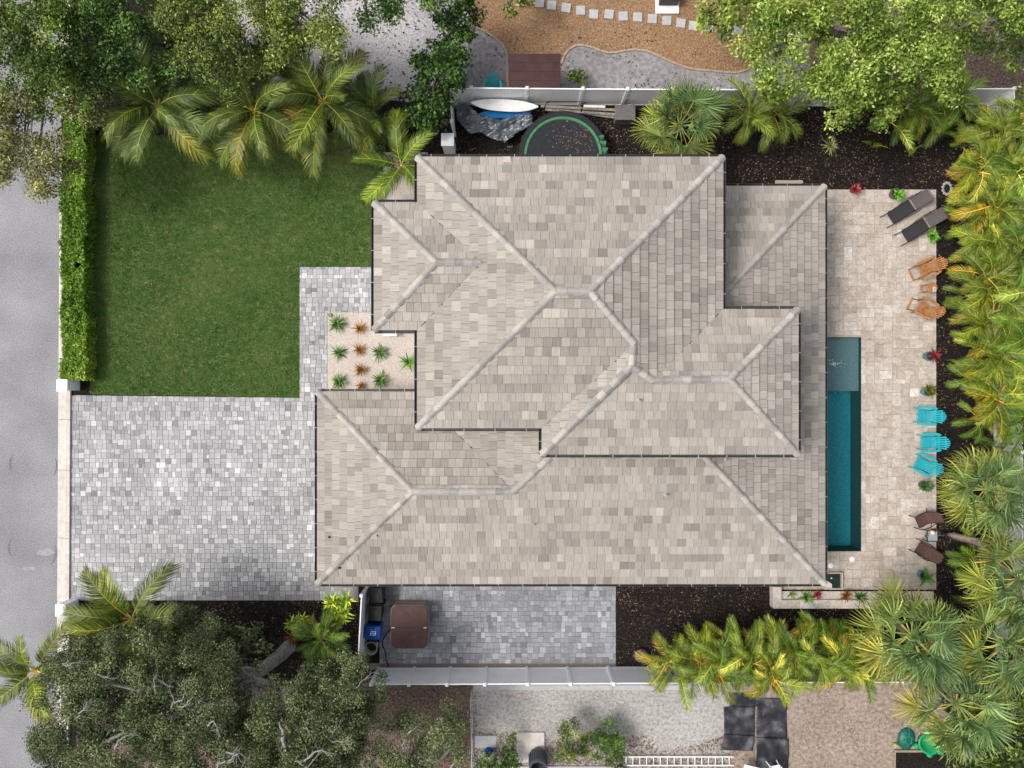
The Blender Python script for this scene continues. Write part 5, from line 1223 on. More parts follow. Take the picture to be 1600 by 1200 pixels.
# ================================================================ PLANTS
def strip_leaf(pts, wid, side, out, vals, v):
    """pts: centre points; wid: half widths; side: side vectors -> quads appended"""
    for i in range(len(pts)-1):
        a0 = pts[i]-side*wid[i]; a1 = pts[i]+side*wid[i]; b0 = pts[i+1]-side*wid[i+1]; b1 = pts[i+1]+side*wid[i+1]
        out.append((a0, a1, b1, b0)); vals.append(v)
def pinnate(name, L_, n, ll, w, arch, up, seed, mat, fold=.35, droop=.5, pet=.14):
    """feather palm frond along +X"""
    rd = random.Random(seed); K = 24; P = [Vector((0, 0, 0))]; T = []
    for k in range(K):
        t = k/K; ang = up-arch*(t**1.4); sw = .06*math.sin(seed+2*t)
        d = Vector((math.cos(ang)*math.cos(sw), math.sin(sw)*math.cos(ang), math.sin(ang))); T.append(d); P.append(P[-1]+d*L_/K)
    T.append(T[-1]); q, vals = [], []
    for s in (-1, 1):
        for i in range(n):
            t = pet+(1-pet)*(i+.5)/n; kf = t*K; k = min(K-1, int(kf)); p = P[k].lerp(P[k+1], kf-k); d = T[k]
            sd = Vector((-d.y, d.x, 0)).normalized()*s; upv = d.cross(sd)*s
            if upv.z < 0: upv = -upv
            u = (t-pet)/(1-pet); ln = ll*(.45+.75*math.sin(math.pi*min(1, .12+u*.86))**.8)*rd.uniform(.88, 1.08)
            ln *= .62 if u > .95 else 1
            phi = R(66-42*u+rd.uniform(-5, 5)); f = fold*rd.uniform(.7, 1.3)
            dr = (d*math.cos(phi)+sd*math.sin(phi)+upv*f*math.sin(phi)).normalized()
            m = p+dr*ln*.5; e = p+dr*ln*.9-Vector((0, 0, droop*ln*rd.uniform(.6, 1.2)))+d*ln*.1
            v = min(.85, max(0, rd.gauss(.42, .16)+.12*u))
            strip_leaf([p, m, e], [w*.6, w, w*.12], d, q, vals, v)
    for k in range(0, K, 2):
        r = .022*(1-k/K)+.006; d = T[k]; sd = Vector((-d.y, d.x, 0)).normalized(); r2 = .022*(1-(k+2)/K)+.006
        z = Vector((0, 0, 1))
        a, b = P[k], P[k+2]
        q += [(a-sd*r, a+z*r, b+z*r2, b-sd*r2), (a+z*r, a+sd*r, b+sd*r2, b+z*r2), (a+sd*r, a-sd*r, b-sd*r2, b+sd*r2)]; vals += [1, .95, .9]
    return soup(name, np.array([[tuple(x) for x in f] for f in q]), vals, mat)
def fanleaf(name, pet, R_, n, seed, mat, sag=.6):
    rd = random.Random(seed); q, vals = [], []
    base = Vector((pet, 0, -.12*pet)); z = Vector((0, 0, 1))
    for a, b, r0, r1 in ((Vector((0, 0, 0)), Vector((pet*.5, 0, .02)), .03, .02), (Vector((pet*.5, 0, .02)), base, .02, .014)):
        sd = Vector((0, 1, 0)); q += [(a-sd*r0, a+z*r0, b+z*r1, b-sd*r1), (a+z*r0, a+sd*r0, b+sd*r1, b+z*r1)]; vals += [.85, .8]
    for i in range(n):
        f = (i+.5)/n*2-1; th = f*R(128)+rd.uniform(-.03, .03)
        dr = Vector((math.cos(th), math.sin(th), .22*math.cos(th*1.2)+(.10 if i % 2 else -.03))).normalized()
        ln = R_*(.98-.22*abs(f)**2)*rd.uniform(.9, 1.06); start = base+Vector((.10*(1-abs(f)), 0, 0))
        sd = dr.cross(z).normalized(); cs = (sd+z*(.55 if i % 2 else -.55)).normalized()
        p1 = start+dr*ln*.5; p2 = start+dr*ln*.8-z*sag*.10*ln; p3 = start+dr*ln*.98-z*sag*ln*rd.uniform(.25, .5)
        v = min(.9, max(0, rd.gauss(.42, .15)+.18*abs(f)))
        wm = ln*math.radians(256)/n*.25
        strip_leaf([start, p1, p2, p3], [.012, wm, wm*.6, .004], cs, q, vals, v)
    return soup(name, np.array([[tuple(x) for x in f] for f in q]), vals, mat)

COCO = [pinnate('frond', 3.0, 58, .70, .030, a, .15, s, G['frond'], fold=f, droop=dp) for s, a, f, dp in ((1, 1.1, .15, .18), (2, 1.45, .0, .28), (3, .8, .25, .12), (4, 1.7, -.1, .3))]
ARE = [pinnate('frond', 1.8, 26, .40, .027, a, .25, s+10, G['areca'], fold=f, droop=dp, pet=.24) for s, a, f, dp in ((1, 1.25, .35, .12), (2, 1.6, .3, .18), (3, .95, .45, .08), (4, 1.9, .2, .22))]
FAN = [fanleaf('fan_leaf', p_, r_, 38, s, G['fan'], sg) for s, p_, r_, sg in ((1, 1.05, 1.05, .55), (2, .9, 1.1, .9), (3, 1.2, 1.0, .4), (4, 1.0, 1.05, 1.2))]
def trunk(t, h, r0, r1, mat, off=(0, 0), n=10):
    mb = MB(); K = 9; P, Rr = [], []
    for k in range(K+1):
        f = k/K; g = 1-(1-f)**1.6; P.append((off[0]*g, off[1]*g, h*f)); Rr.append((r0*(1-f)+r1*f)*(1+.3*(1-f)**6)*(1+.04*(k % 2)))
    mb.tube(P, Rr, n); mb.build('trunk', mat, t, smooth=True)
YEL, GRN, OLD, DRY, LIT = (1.7, 1.22, .7), (1, 1, 1), (2.2, 1.2, .8), (3.0, 2.3, 3.2), (1.4, 1.3, 1.0)
def palm(name, label, cat, px, py, z, n, meshes, part, seed, scale=1.0, emin=-.25, emax=1.2, old=.15, dry=0.0, group=None, lean=(0, 0), tr=.13, tint=None, az0=None, azspread=None, base=0.0, tmat='trunk', skip=None):
    rd = random.Random(seed); c = W(px, py, z); c0 = W(px, py, 0); fb = .6
    t = thing(name, label, cat, (c.x+(c0.x-c.x)*fb, c.y+(c0.y-c.y)*fb, 0), group=group)      # palms lean a little away from the house
    lean = (c.x-t.location.x, c.y-t.location.y)
    if tr: trunk(t, z-.03, tr*1.15, tr*.8, G[tmat], lean)
    for i in range(n):
        f = (i+.5)/n
        az = i*2.39996+rd.uniform(-.25, .25)+seed
        if az0 is not None: az = az0+rd.uniform(-azspread, azspread)
        el = emax+(emin-emax)*f**.85+rd.uniform(-.12, .12)
        k = rd.randrange(len(meshes))
        col = GRN
        x = rd.random()
        if f > .55 and x < old*1.7: col = rd.choice((YEL, OLD))
        elif x < dry: col = DRY
        elif x > .72: col = LIT
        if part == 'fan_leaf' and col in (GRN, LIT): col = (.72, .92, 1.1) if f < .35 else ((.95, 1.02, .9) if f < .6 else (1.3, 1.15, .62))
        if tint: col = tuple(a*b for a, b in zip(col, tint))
        j = rd.uniform(.7, 1.3); col = tuple(a*j for a in col)
        s = scale*rd.uniform(.85, 1.1)*(.8 if f < .12 else 1)
        off = (lean[0]+base*rd.uniform(-1, 1), lean[1]+base*rd.uniform(-1, 1), z-.02-rd.random()*.1-base*rd.uniform(0, 1.2))
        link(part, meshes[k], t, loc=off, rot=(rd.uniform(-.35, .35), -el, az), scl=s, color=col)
    return t
def palm_trunk_lean(t, P, r0, r1):   # explicit trunk path in world points
    mb = MB(); o = t.location; n = len(P)
    mb.tube([Vector(p)-o for p in P], [r0+(r1-r0)*i/(n-1) for i in range(n)], 10); mb.build('trunk', G['trunk'], t, smooth=True)

# coconut palms above the lawn
CG = 'coconut palms above the lawn'
palm('coconut_palm', 'coconut palm with dark green fronds at the upper left corner of the lawn', 'palm tree', 246, 166, 3.4, 17, COCO, 'frond', 3, 1.0, group=CG, old=.2)
palm('coconut_palm', 'coconut palm with long fronds hanging over the top middle of the lawn', 'palm tree', 398, 172, 3.6, 15, COCO, 'frond', 8, .98, group=CG, old=.35, tint=(1.05, 1.0, .8))
palm('coconut_palm', 'coconut palm with a frond reaching up to the white shell yard', 'palm tree', 505, 158, 3.8, 15, COCO, 'frond', 16, 1.0, group=CG, old=.3, tint=(1.05, 1.0, .8))
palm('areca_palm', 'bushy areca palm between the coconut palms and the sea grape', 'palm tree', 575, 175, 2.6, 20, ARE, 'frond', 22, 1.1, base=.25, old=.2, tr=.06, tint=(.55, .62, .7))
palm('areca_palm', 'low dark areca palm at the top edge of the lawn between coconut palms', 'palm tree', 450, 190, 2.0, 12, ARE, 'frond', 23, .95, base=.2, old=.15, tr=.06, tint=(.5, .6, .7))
palm('coconut_palm', 'young bright green coconut palm in the gravel beside the entry roof', 'palm tree', 626, 258, 2.4, 9, COCO, 'frond', 31, .72, group=CG, old=.0, tint=(1.5, 1.5, .8), emin=-.1)
for i, (px, py, z) in enumerate(((322, 182, 1.9), (285, 150, 2.2), (545, 168, 2.2), (470, 150, 2.4))):
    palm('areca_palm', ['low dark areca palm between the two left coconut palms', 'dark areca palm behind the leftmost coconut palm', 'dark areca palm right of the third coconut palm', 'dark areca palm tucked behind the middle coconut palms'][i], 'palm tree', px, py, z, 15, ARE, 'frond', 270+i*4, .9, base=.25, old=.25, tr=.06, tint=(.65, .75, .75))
# bottom left coconut palms
palm('coconut_palm', 'coconut palm standing out above the oak at the bottom of the driveway', 'palm tree', 205, 968, 4.2, 12, COCO, 'frond', 41, 1.0, old=.25, tint=(1.3, 1.15, .8), emin=-.2)
palm('coconut_palm', 'coconut palm leaning over the road at the bottom left', 'palm tree', 55, 1048, 4.4, 10, COCO, 'frond', 47, .85, old=.3, tint=(1.5, 1.3, .9), emin=-.3)
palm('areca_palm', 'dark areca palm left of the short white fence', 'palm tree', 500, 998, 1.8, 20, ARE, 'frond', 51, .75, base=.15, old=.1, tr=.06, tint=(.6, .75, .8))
# areca palms on the right, one clump after the other from top to bottom
RT = [(1488, 158, 2.8), (1455, 160, 2.8), (1412, 172, 2.6), (1572, 205, 3.0), (1619, 190, 3.2), (1542, 258, 2.9), (1596, 262, 3.2), (1559, 318, 3.0), (1616, 322, 3.1), (1552, 372, 2.8), (1604, 392, 3.2), (1560, 440, 2.9), (1618, 455, 3.1), (1556, 500, 2.8), (1608, 520, 3.2), (1564, 560, 2.9), (1620, 590, 3.1), (1570, 620, 2.9), (1624, 650, 3.0)]
RL = ['areca palm clump under the bright tree right of the short fence gap', 'areca palm clump below the bright tree, middle of the three in the top bed', 'areca palm clump below the bright tree, leftmost of the three in the top bed']
for i, (px, py, z) in enumerate(RT):
    lab = RL[i] if i < 3 else f'yellow green areca palm clump, {ordn[i-3]} from the top in the right hand screen'
    palm('areca_palm', lab, 'palm tree', px, py, z, 30 if i > 2 else 17, ARE, 'frond', 60+i*3, .92, base=.40, old=.30 if i > 2 else .15, dry=.13, tr=.06, group='areca palms of the right screen', tint=((.92, 1.04, .9), (1.12, 1.05, .85), (.75, .92, .85), (1.05, 1.0, .9))[i % 4] if i > 2 else (.8, .9, .9))
for i, (px, py) in enumerate(((1515, 225), (1524, 300), (1512, 345), (1530, 410), (1520, 468), (1528, 535), (1520, 585), (1534, 655), (1570, 700))):
    palm('areca_palm', f'low young areca palm at the mulch edge, {ordn[i]} from the top on the right', 'palm tree', px, py, 1.5, 11, ARE, 'frond', 230+i*3, .62, base=.2, old=.2, dry=.14, tr=.04, group='young areca palms at the right mulch edge', tint=(.95, 1.05, .95))
for i, (px, py, z, sc_) in enumerate(((1172, 172, 2.4, .95), (1212, 176, 2.3, .9))):
    palm('areca_palm', ['areca palm clump right of the fan palm at the top fence', 'areca palm clump at the left foot of the bright top tree'][i], 'palm tree', px, py, z, 16, ARE, 'frond', 130+i, sc_, base=.22, old=.2, tr=.06, tint=(.9, .9, .9))
BT = [(1052, 1041, 2.5), (1092, 1031, 2.6), (1132, 1039, 2.8), (1172, 1033, 2.9), (1209, 1055, 3.2), (1244, 1031, 2.8), (1282, 1035, 2.7), (1322, 1033, 2.6), (1356, 1039, 2.5), (1154, 1017, 2.3), (1226, 1011, 2.2), (1294, 1011, 2.1)]
for i, (px, py, z) in enumerate(BT):
    lab = f'yellow green areca palm, {ordn[i]} from the left along the bottom fence' if i < 9 else ['left', 'middle', 'right'][i-9]+' of three low areca palms fronting the bottom row'
    palm('areca_palm', lab, 'palm tree', px, py, z, 19, ARE, 'frond', 150+i*5, .88, base=.34, old=.30, dry=.09, tr=.06, group='areca palms along the bottom fence', tint=((1.05, 1.05, .9), (1.2, 1.05, .8), (.8, .92, .85))[i % 3])
palm('areca_palm', 'small areca palm in the mulch right of the brown chairs', 'palm tree', 1530, 875, 1.6, 12, ARE, 'frond', 190, .85, base=.15, old=.1, tr=.05, tint=(.9, 1.1, .8))
palm('areca_palm', 'small areca palm in the mulch below the leaning palm trunk', 'palm tree', 1545, 920, 1.8, 12, ARE, 'frond', 192, .9, base=.15, old=.1, tr=.05, tint=(.9, 1.1, .8))
# fan palms
FP = [('sabal fan palm against the top fence right of the storage box', 1062, 195, 2.9, 26, .95, 201), ('sabal fan palm right of the turquoise chairs', 1542, 765, 4.2, 27, 1.0, 202),
      ('large sabal fan palm over the lower right deck corner', 1425, 992, 4.6, 30, 1.12, 203), ('sabal fan palm at the right edge above the lower fan palms', 1592, 905, 4.8, 26, 1.05, 204),
      ('sabal fan palm at the right edge, second lowest of the fan palms', 1572, 1005, 4.8, 28, 1.1, 205), ('lowest sabal fan palm above the turtle sandbox', 1495, 1100, 4.2, 28, 1.08, 206)]
for lab, px, py, z, n, s_, sd_ in FP:
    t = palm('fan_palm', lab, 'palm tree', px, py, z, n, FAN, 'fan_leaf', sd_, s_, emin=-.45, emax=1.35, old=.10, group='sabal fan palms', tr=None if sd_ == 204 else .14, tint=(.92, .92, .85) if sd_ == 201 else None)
    if sd_ == 204:
        palm_trunk_lean(t, [W(1462, 832, .1), W(1490, 838, .9), W(1530, 848, 2.2), W(1570, 885, 3.8), W(1592, 905, 4.8)], .2, .15)

# ---------------------------------------------------------------- broad-leaved trees
def leaves(name, C, rad, per, leaf, seed, mat, flat=.6, shell=.55, aspect=.5, vmean=.42, vsd=.19, clvar=.17, upbias=.35):
    """C (m,3) clump centres, rad (m), per (m) leaves in each clump"""
    rg = np.random.default_rng(seed); idx = np.repeat(np.arange(len(C)), per); n = len(idx)
    d = rg.normal(size=(n, 3)); d /= np.linalg.norm(d, axis=1)[:, None]
    d[:, 2] = np.where(d[:, 2] < -.3, -d[:, 2]*.6, d[:, 2])
    r = (shell+(1-shell)*rg.random(n))*np.where(rg.random(n) < .25, rg.random(n), 1)*rad[idx]*rg.uniform(.75, 1.2, n)
    P = C[idx]+d*r[:, None]*np.array([1, 1, flat])
    nn = d*.7+rg.normal(size=(n, 3))*.55+np.array([0, 0, upbias]); nn /= np.linalg.norm(nn, axis=1)[:, None]
    a = np.cross(nn, rg.normal(size=(n, 3))); a /= np.linalg.norm(a, axis=1)[:, None]; b = np.cross(nn, a)
    s = leaf*rg.uniform(.65, 1.3, n)[:, None]; a = a*s*.5; b = b*s*.5*aspect
    Q = np.stack([P-a, P-a*.1+b, P+a, P-a*.1-b], 1)
    cv = rg.normal(0, clvar, len(C))
    val = np.clip(rg.normal(vmean, vsd, n)+cv[idx], 0, 1)
    return soup(name, Q, val, mat)
def tree(name, label, cat, ells, zlo, zhi, mat, leaf, seed, dens=1.0, clump=.62, bark='brownbark', base=None, group=None, gap=.0, limbs=8, flat=.6, vmean=.42, aspect=.5, cdens=1.5, trunk_r=.16, twigs=None, vsd=.20, path=None):
    """ells: crown outline as ellipses in photo pixels (cx,cy,rx,ry) seen at mid height"""
    rg = np.random.default_rng(seed); zm = (zlo+zhi)/2; C = []
    for cx, cy, rx, ry in ells:
        c = W(cx, cy, zm); ax, ay = S(rx, zm), S(ry, zm); m = max(4, int(math.pi*ax*ay*cdens/(clump*clump)*.75))
        t = rg.uniform(0, 2*np.pi, m); r = np.sqrt(rg.random(m)); rr = r*(1+.12*np.sin(3*t+seed)+.08*np.sin(7*t))
        z = zlo+(zhi-zlo)*np.sqrt(np.clip(1-r**2.5, 0, 1))*rg.uniform(.72, 1.0, m)
        low = rg.random(m) < .3; z = np.where(low, zlo+(z-zlo)*.5, z)
        C.append(np.stack([c.x+rr*ax*np.cos(t), c.y+rr*ay*np.sin(t), z], 1))
    C = np.concatenate(C)
    if gap: C = C[vnoise(C[:, 0], C[:, 1], 1.5, seed) > gap]
    rad = clump*rg.uniform(.6, 1.25, len(C)); per = np.maximum(6, (dens*5.2*rad**2/(leaf*leaf*aspect*.5)*.55)).astype(int)
    bx = W(*(base if base else ells[0][:2]), 0); t_ = thing(name, label, cat, (bx.x, bx.y, 0), group=group)
    o0 = np.array(t_.location)
    link('crown', leaves('crown', C-o0, rad, per, leaf, seed, mat, flat=flat, vmean=vmean, aspect=aspect, vsd=vsd), t_)
    rd = random.Random(seed); zt = zlo*.75
    tp = [Vector((0, 0, 0)), Vector((.05, .03, zt*.5)), Vector((0, 0, zt))] if not path else [W(*q)-t_.location for q in path]; top = tp[-1]
    mb = MB(); mb.tube(tp, [trunk_r*(1.4-.4*i/(len(tp)-1)) for i in range(len(tp))], 9); mb.build('trunk', G[bark], t_, smooth=True)
    zt = top.z
    pick = [C[i]-o0 for i in rg.choice(len(C), min(limbs, len(C)), replace=False)]
    for q in pick:
        q = Vector(q); m1 = top.lerp(q, .35)+Vector((rd.uniform(-.3, .3), rd.uniform(-.3, .3), (q.z-zt)*.2))
        m2 = top.lerp(q, .75)+Vector((rd.uniform(-.3, .3), rd.uniform(-.3, .3), (q.z-zt)*.15))
        mb = MB(); mb.tube([top-Vector((0, 0, .1)), m1, m2, q], [trunk_r*.8, trunk_r*.5, trunk_r*.3, .02], 7); mb.build('limb', G[bark], t_, smooth=True)
    return t_
def twig(t, pts, r0, mat='twig', forks=3, seed=0):
    """a bare pale branch given by photo pixels and heights, crooked, with side twigs"""
    rd = random.Random(seed); Q = [W(*p)-t.location for p in pts]; P = []
    for a, b in zip(Q[:-1], Q[1:]):
        for k in range(3):
            f = k/3; P.append(a.lerp(b, f)+Vector((rd.uniform(-1, 1), rd.uniform(-1, 1), rd.uniform(-.5, .5)))*(.10 if k else 0)*(b-a).length)
    P.append(Q[-1]); n = len(P)
    mb = MB(); mb.tube(P, [r0*(1-.8*i/(n-1)) for i in range(n)], 6)
    for k in range(forks*2):
        i = rd.randrange(1, n); b = P[i]; d = (P[i]-P[i-1]).normalized()+Vector((rd.uniform(-1, 1), rd.uniform(-1, 1), rd.uniform(-.1, .4))); d.normalize(); L_ = rd.uniform(.2, .6)
        r1 = max(.008, r0*.3); pp = [b]
        for m in range(3): pp.append(pp[-1]+d*L_/3+Vector((rd.uniform(-.07, .07), rd.uniform(-.07, .07), rd.uniform(-.03, .04))))
        mb.tube(pp, [r1, r1*.8, r1*.55, r1*.25], 5)
    mb.build('branch', G[mat], t, smooth=True)

# live oak, bottom left
oak = tree('live_oak_tree', 'large grey green live oak with pale twisting branches at the bottom left', 'tree', [(185, 1060, 110, 85), (110, 1120, 75, 75), (290, 1110, 120, 80), (230, 1010, 80, 45), (485, 1125, 98, 75), (395, 1170, 180, 60), (520, 1110, 75, 75), (470, 1185, 110, 40), (180, 1180, 130, 60), (545, 1060, 38, 40), (320, 1040, 45, 40)], 3.8, 6.8, G['oak'], .085, 301, dens=1.25, clump=.5, bark='bark', base=(450, 1012), gap=.10, limbs=12, cdens=1.55, trunk_r=.24, aspect=.5, vmean=.42, vsd=.24, path=[(452, 1010, 0), (436, 1026, 1.0), (410, 1046, 2.2), (392, 1064, 3.1)])
for pts, r in (([(408, 1047, 2.3), (376, 1047, 2.9), (340, 1044, 3.9), (300, 1040, 4.9)], .16), ([(392, 1064, 3.0), (362, 1078, 3.8), (325, 1094, 4.8), (270, 1120, 5.8)], .22), ([(392, 1064, 3.0), (400, 1100, 4.2), (425, 1140, 5.2), (450, 1190, 5.6)], .2)):
    twig(oak, pts, r, 'bark', 1, int(r*100))
for i, (pts, r) in enumerate([([(458, 1215, 4.8), (452, 1180, 6.0), (443, 1148, 6.9), (436, 1128, 7.0)], .17), ([(449, 1170, 6.0), (466, 1190, 6.7), (488, 1178, 6.9), (503, 1172, 7.0), (520, 1182, 7.0)], .10),
        ([(466, 1190, 6.6), (480, 1200, 6.7), (498, 1176, 6.8)], .08), ([(330, 1210, 6.0), (355, 1190, 6.7), (372, 1178, 7.0)], .13), ([(180, 1170, 6.8), (184, 1158, 7.1), (196, 1150, 7.2), (210, 1146, 7.1)], .07), ([(120, 1122, 6.8), (130, 1110, 7.1), (136, 1098, 7.2), (144, 1092, 7.1)], .06),
        ([(268, 1106, 6.8), (272, 1095, 7.2), (266, 1080, 7.3), (260, 1066, 7.2)], .06), ([(272, 1100, 6.9), (285, 1094, 7.3), (290, 1082, 7.4), (288, 1070, 7.3)], .06), ([(278, 1104, 6.9), (292, 1100, 7.2), (302, 1088, 7.2), (316, 1096, 7.0)], .05), ([(98, 1038, 6.4), (112, 1036, 6.8), (126, 1034, 6.8), (138, 1030, 6.6)], .05), ([(152, 1054, 6.6), (166, 1058, 6.9), (184, 1060, 6.8)], .05),
        ([(325, 1134, 6.6), (334, 1126, 7.0), (340, 1136, 7.0), (345, 1152, 6.9)], .07), ([(346, 1174, 6.4), (362, 1178, 6.9), (374, 1176, 6.9), (384, 1186, 6.8)], .07), ([(472, 1130, 6.0), (480, 1138, 6.7), (484, 1146, 6.8)], .06), ([(505, 1140, 6.3), (520, 1144, 6.8), (530, 1134, 6.8)], .06), ([(545, 1080, 6.0), (558, 1074, 6.5), (566, 1064, 6.5), (580, 1052, 6.4)], .06),
        ([(516, 1158, 6.3), (534, 1160, 6.8), (548, 1152, 6.8)], .05), ([(243, 1080, 7.0), (240, 1062, 7.2), (246, 1048, 7.2)], .05)]):
    twig(oak, pts, r*(.85 if r > .15 else .55), 'bark' if r > .15 else 'twig', 2 if r > .15 else 4, i)
oak2 = tree('live_oak_tree', 'small live oak right of the large oak at the bottom edge', 'tree', [(665, 1160, 72, 52), (640, 1200, 80, 40)], 2.6, 4.0, G['oak'], .085, 305, dens=1.0, clump=.5, bark='bark', base=(660, 1185), gap=.2, limbs=9, aspect=.55, vmean=.5, vsd=.2)
twig(oak2, [(637, 1147, 3.6), (642, 1141, 4.1), (648, 1138, 4.1)], .06, seed=4); twig(oak2, [(628, 1172, 3.6), (632, 1160, 4.0), (634, 1150, 4.0)], .04, seed=5); twig(oak2, [(575, 1190, 3.0), (590, 1188, 3.4), (602, 1186, 3.3)], .07, seed=6)
# top left trees
tree('broadleaf_tree', 'bright green glossy leaved tree at the top left corner', 'tree', [(55, 65, 75, 85), (20, 20, 60, 60), (75, 120, 55, 50)], 4.5, 7.5, G['bright'], .125, 311, clump=.6, gap=.04, cdens=1.8, base=(80, 80), vmean=.30)
tree('broadleaf_tree', 'dark green tree right of the glossy corner tree above the coconut palm', 'tree', [(170, 40, 75, 70), (215, 85, 60, 55), (140, 110, 50, 45)], 3.8, 6.3, G['dark'], .125, 312, clump=.6, gap=.08, cdens=1.8, base=(185, 90), vmean=.4)
tree('broadleaf_tree', 'yellowish green tree at the top between shell yard and coconut palms', 'tree', [(330, 45, 75, 60), (290, 15, 45, 35), (350, 95, 65, 45), (395, 30, 45, 45)], 4.2, 6.8, G['mango'], .12, 313, clump=.6, gap=.06, cdens=1.7, base=(340, 75), vmean=.34)
tree('broadleaf_tree', 'pale yellow green tree overhanging the left side of the shell yard', 'tree', [(465, 25, 70, 40), (500, 65, 40, 28), (430, 50, 40, 40)], 4.5, 6.8, G['mango'], .12, 314, clump=.55, gap=.12, cdens=1.7, base=(430, 45), vmean=.48)
tree('broadleaf_tree', 'deep green shrubby tree between yellowish tree and coconut fronds', 'tree', [(400, 115, 55, 35), (330, 125, 45, 25), (268, 112, 45, 32), (255, 60, 28, 40)], 2.6, 4.2, G['dark'], .15, 315, clump=.5, gap=.1, base=(390, 120), vmean=.42)
tree('broadleaf_tree', 'green tree at the very top edge right of the pale tree', 'tree', [(560, 5, 60, 26), (640, -4, 60, 20), (700, -5, 40, 18)], 4.0, 5.6, G['dark'], .15, 316, clump=.5, gap=.1, base=(600, -10), vmean=.5)
ol = tree('broadleaf_tree', 'thin pale olive tree overhanging the road at the left edge', 'tree', [(45, 235, 60, 65), (90, 165, 50, 40), (25, 175, 40, 45), (145, 150, 50, 30), (75, 265, 40, 35)], 3.6, 5.4, G['olive'], .125, 317, clump=.5, gap=.14, base=(125, 180), dens=.9, limbs=9, cdens=1.9, trunk_r=.09, bark='bark', vmean=.42)
twig(ol, [(120, 170, 2.5), (96, 190, 4.0), (90, 215, 4.8), (89, 240, 5.2)], .07, seed=3)
# sea grape by the fence
tree('sea_grape_shrub', 'dark green large leaved shrub between shell yard and tan gravel', 'shrub', [(708, 48, 34, 48), (690, 105, 44, 42), (665, 160, 40, 34), (724, 18, 22, 30), (680, 180, 18, 20)], 2.0, 3.4, G['dark'], .145, 321, clump=.42, base=(690, 110), aspect=.8, vmean=.26, cdens=2.0, dens=1.1)
tree('broadleaf_shrub', 'round bright shrub top at the upper left corner of the tan gravel', 'shrub', [(817, 8, 26, 20)], 1.6, 2.6, G['bright'], .2, 322, clump=.4, base=(815, 5), vmean=.3)
# bright tree, top right
bt = tree('broadleaf_tree', 'big bright yellow green tree filling the top right', 'tree', [(1290, 75, 100, 85), (1390, 65, 110, 90), (1330, 140, 85, 50), (1250, 30, 70, 50), (1440, 110, 70, 50)], 4.2, 7.5, G['bright'], .145, 331, dens=1.05, clump=.6, base=(1330, 120), gap=.06, limbs=14, vmean=.48, cdens=1.6, bark='bark')
tree('broadleaf_tree', 'bright green tree in the top right corner beside the white fence end', 'tree', [(1525, 25, 75, 45), (1585, 40, 40, 40), (1490, 70, 45, 36), (1612, 100, 26, 70)], 3.8, 6.4, G['bright'], .145, 332, clump=.6, base=(1560, 60), gap=.12, vmean=.36, bark='bark')
tree('broadleaf_shrub', 'bright rounded shrub hanging over the right end of the stepping stones', 'shrub', [(1120, 25, 36, 28), (1160, 8, 40, 20), (1195, 12, 30, 24)], 2.4, 3.8, G['bright'], .2, 333, clump=.45, base=(1130, 15), vmean=.45)
tree('broadleaf_tree', 'green tree in the bottom right corner beyond the fan palms', 'tree', [(1560, 1150, 65, 70), (1590, 1080, 40, 55), (1520, 1195, 50, 35)], 2.6, 4.6, G['mango'], .18, 334, clump=.55, base=(1570, 1150), vmean=.25, gap=.08)
tree('weed_bush', 'small loose green bush in the sand right of the shed', 'bush', [(905, 126, 22, 15)], .5, 1.1, G['bright'], .15, 335, clump=.28, base=(905, 128), vmean=.3, dens=.6, trunk_r=.03)
tree('grass_bush', 'feathery green bush right of the dark barrel', 'bush', [(893, 1163, 28, 30)], .9, 1.8, G['mango'], .15, 336, clump=.35, base=(893, 1165), vmean=.22, aspect=.2, dens=1.3, trunk_r=.04)
tree('grass_bush', 'darker feathery bush left of the silver ladder', 'bush', [(945, 1165, 30, 32)], .7, 1.4, G['dark'], .15, 337, clump=.35, base=(945, 1168), vmean=.45, aspect=.2, dens=1.2, trunk_r=.04)
tree('broadleaf_shrub', 'dark shrub at the bottom edge around the blue watering can', 'shrub', [(775, 1190, 30, 16), (800, 1178, 12, 26)], .6, 1.2, G['dark'], .13, 338, clump=.3, base=(785, 1192), vmean=.38, trunk_r=.04)
tree('broadleaf_shrub', 'leafy dark undergrowth between driveway mulch and the oak', 'shrub', [(390, 1000, 40, 22), (345, 985, 30, 15), (350, 1020, 30, 20)], .6, 1.6, G['oak'], .17, 339, clump=.4, base=(400, 1010), gap=.3, vmean=.4)
# croton / yellow plants beside the bin fence
def rosette(t, n, L_, w, mat, seed, z=0.0, up=1.0, name='leaves', color=None, curl=.9, loc=(0, 0)):
    rd = random.Random(seed); q, vals = [], []
    for i in range(n):
        f = i/n; az = i*2.39996+rd.uniform(-.2, .2); el = up*(1-f)**.8*1.3+rd.uniform(.05, .3); ln = L_*rd.uniform(.7, 1.1)*(.7+.4*f)
        P = [Vector((loc[0], loc[1], z))]; K = 4
        for k in range(K):
            e = el-curl*(k/K)**1.3; d = Vector((math.cos(az)*math.cos(e), math.sin(az)*math.cos(e), math.sin(e))); P.append(P[-1]+d*ln/K)
        sd = Vector((-math.sin(az), math.cos(az), 0)); v = min(1, max(0, rd.gauss(.5, .2)))
        strip_leaf(P, [w*.6, w, w*.85, w*.5, w*.06], sd, q, vals, v)
    o = link(name, soup(name, np.array([[tuple(x) for x in f] for f in q]), vals, mat), t)
    if color: o.color = (*color, 1)
    return o
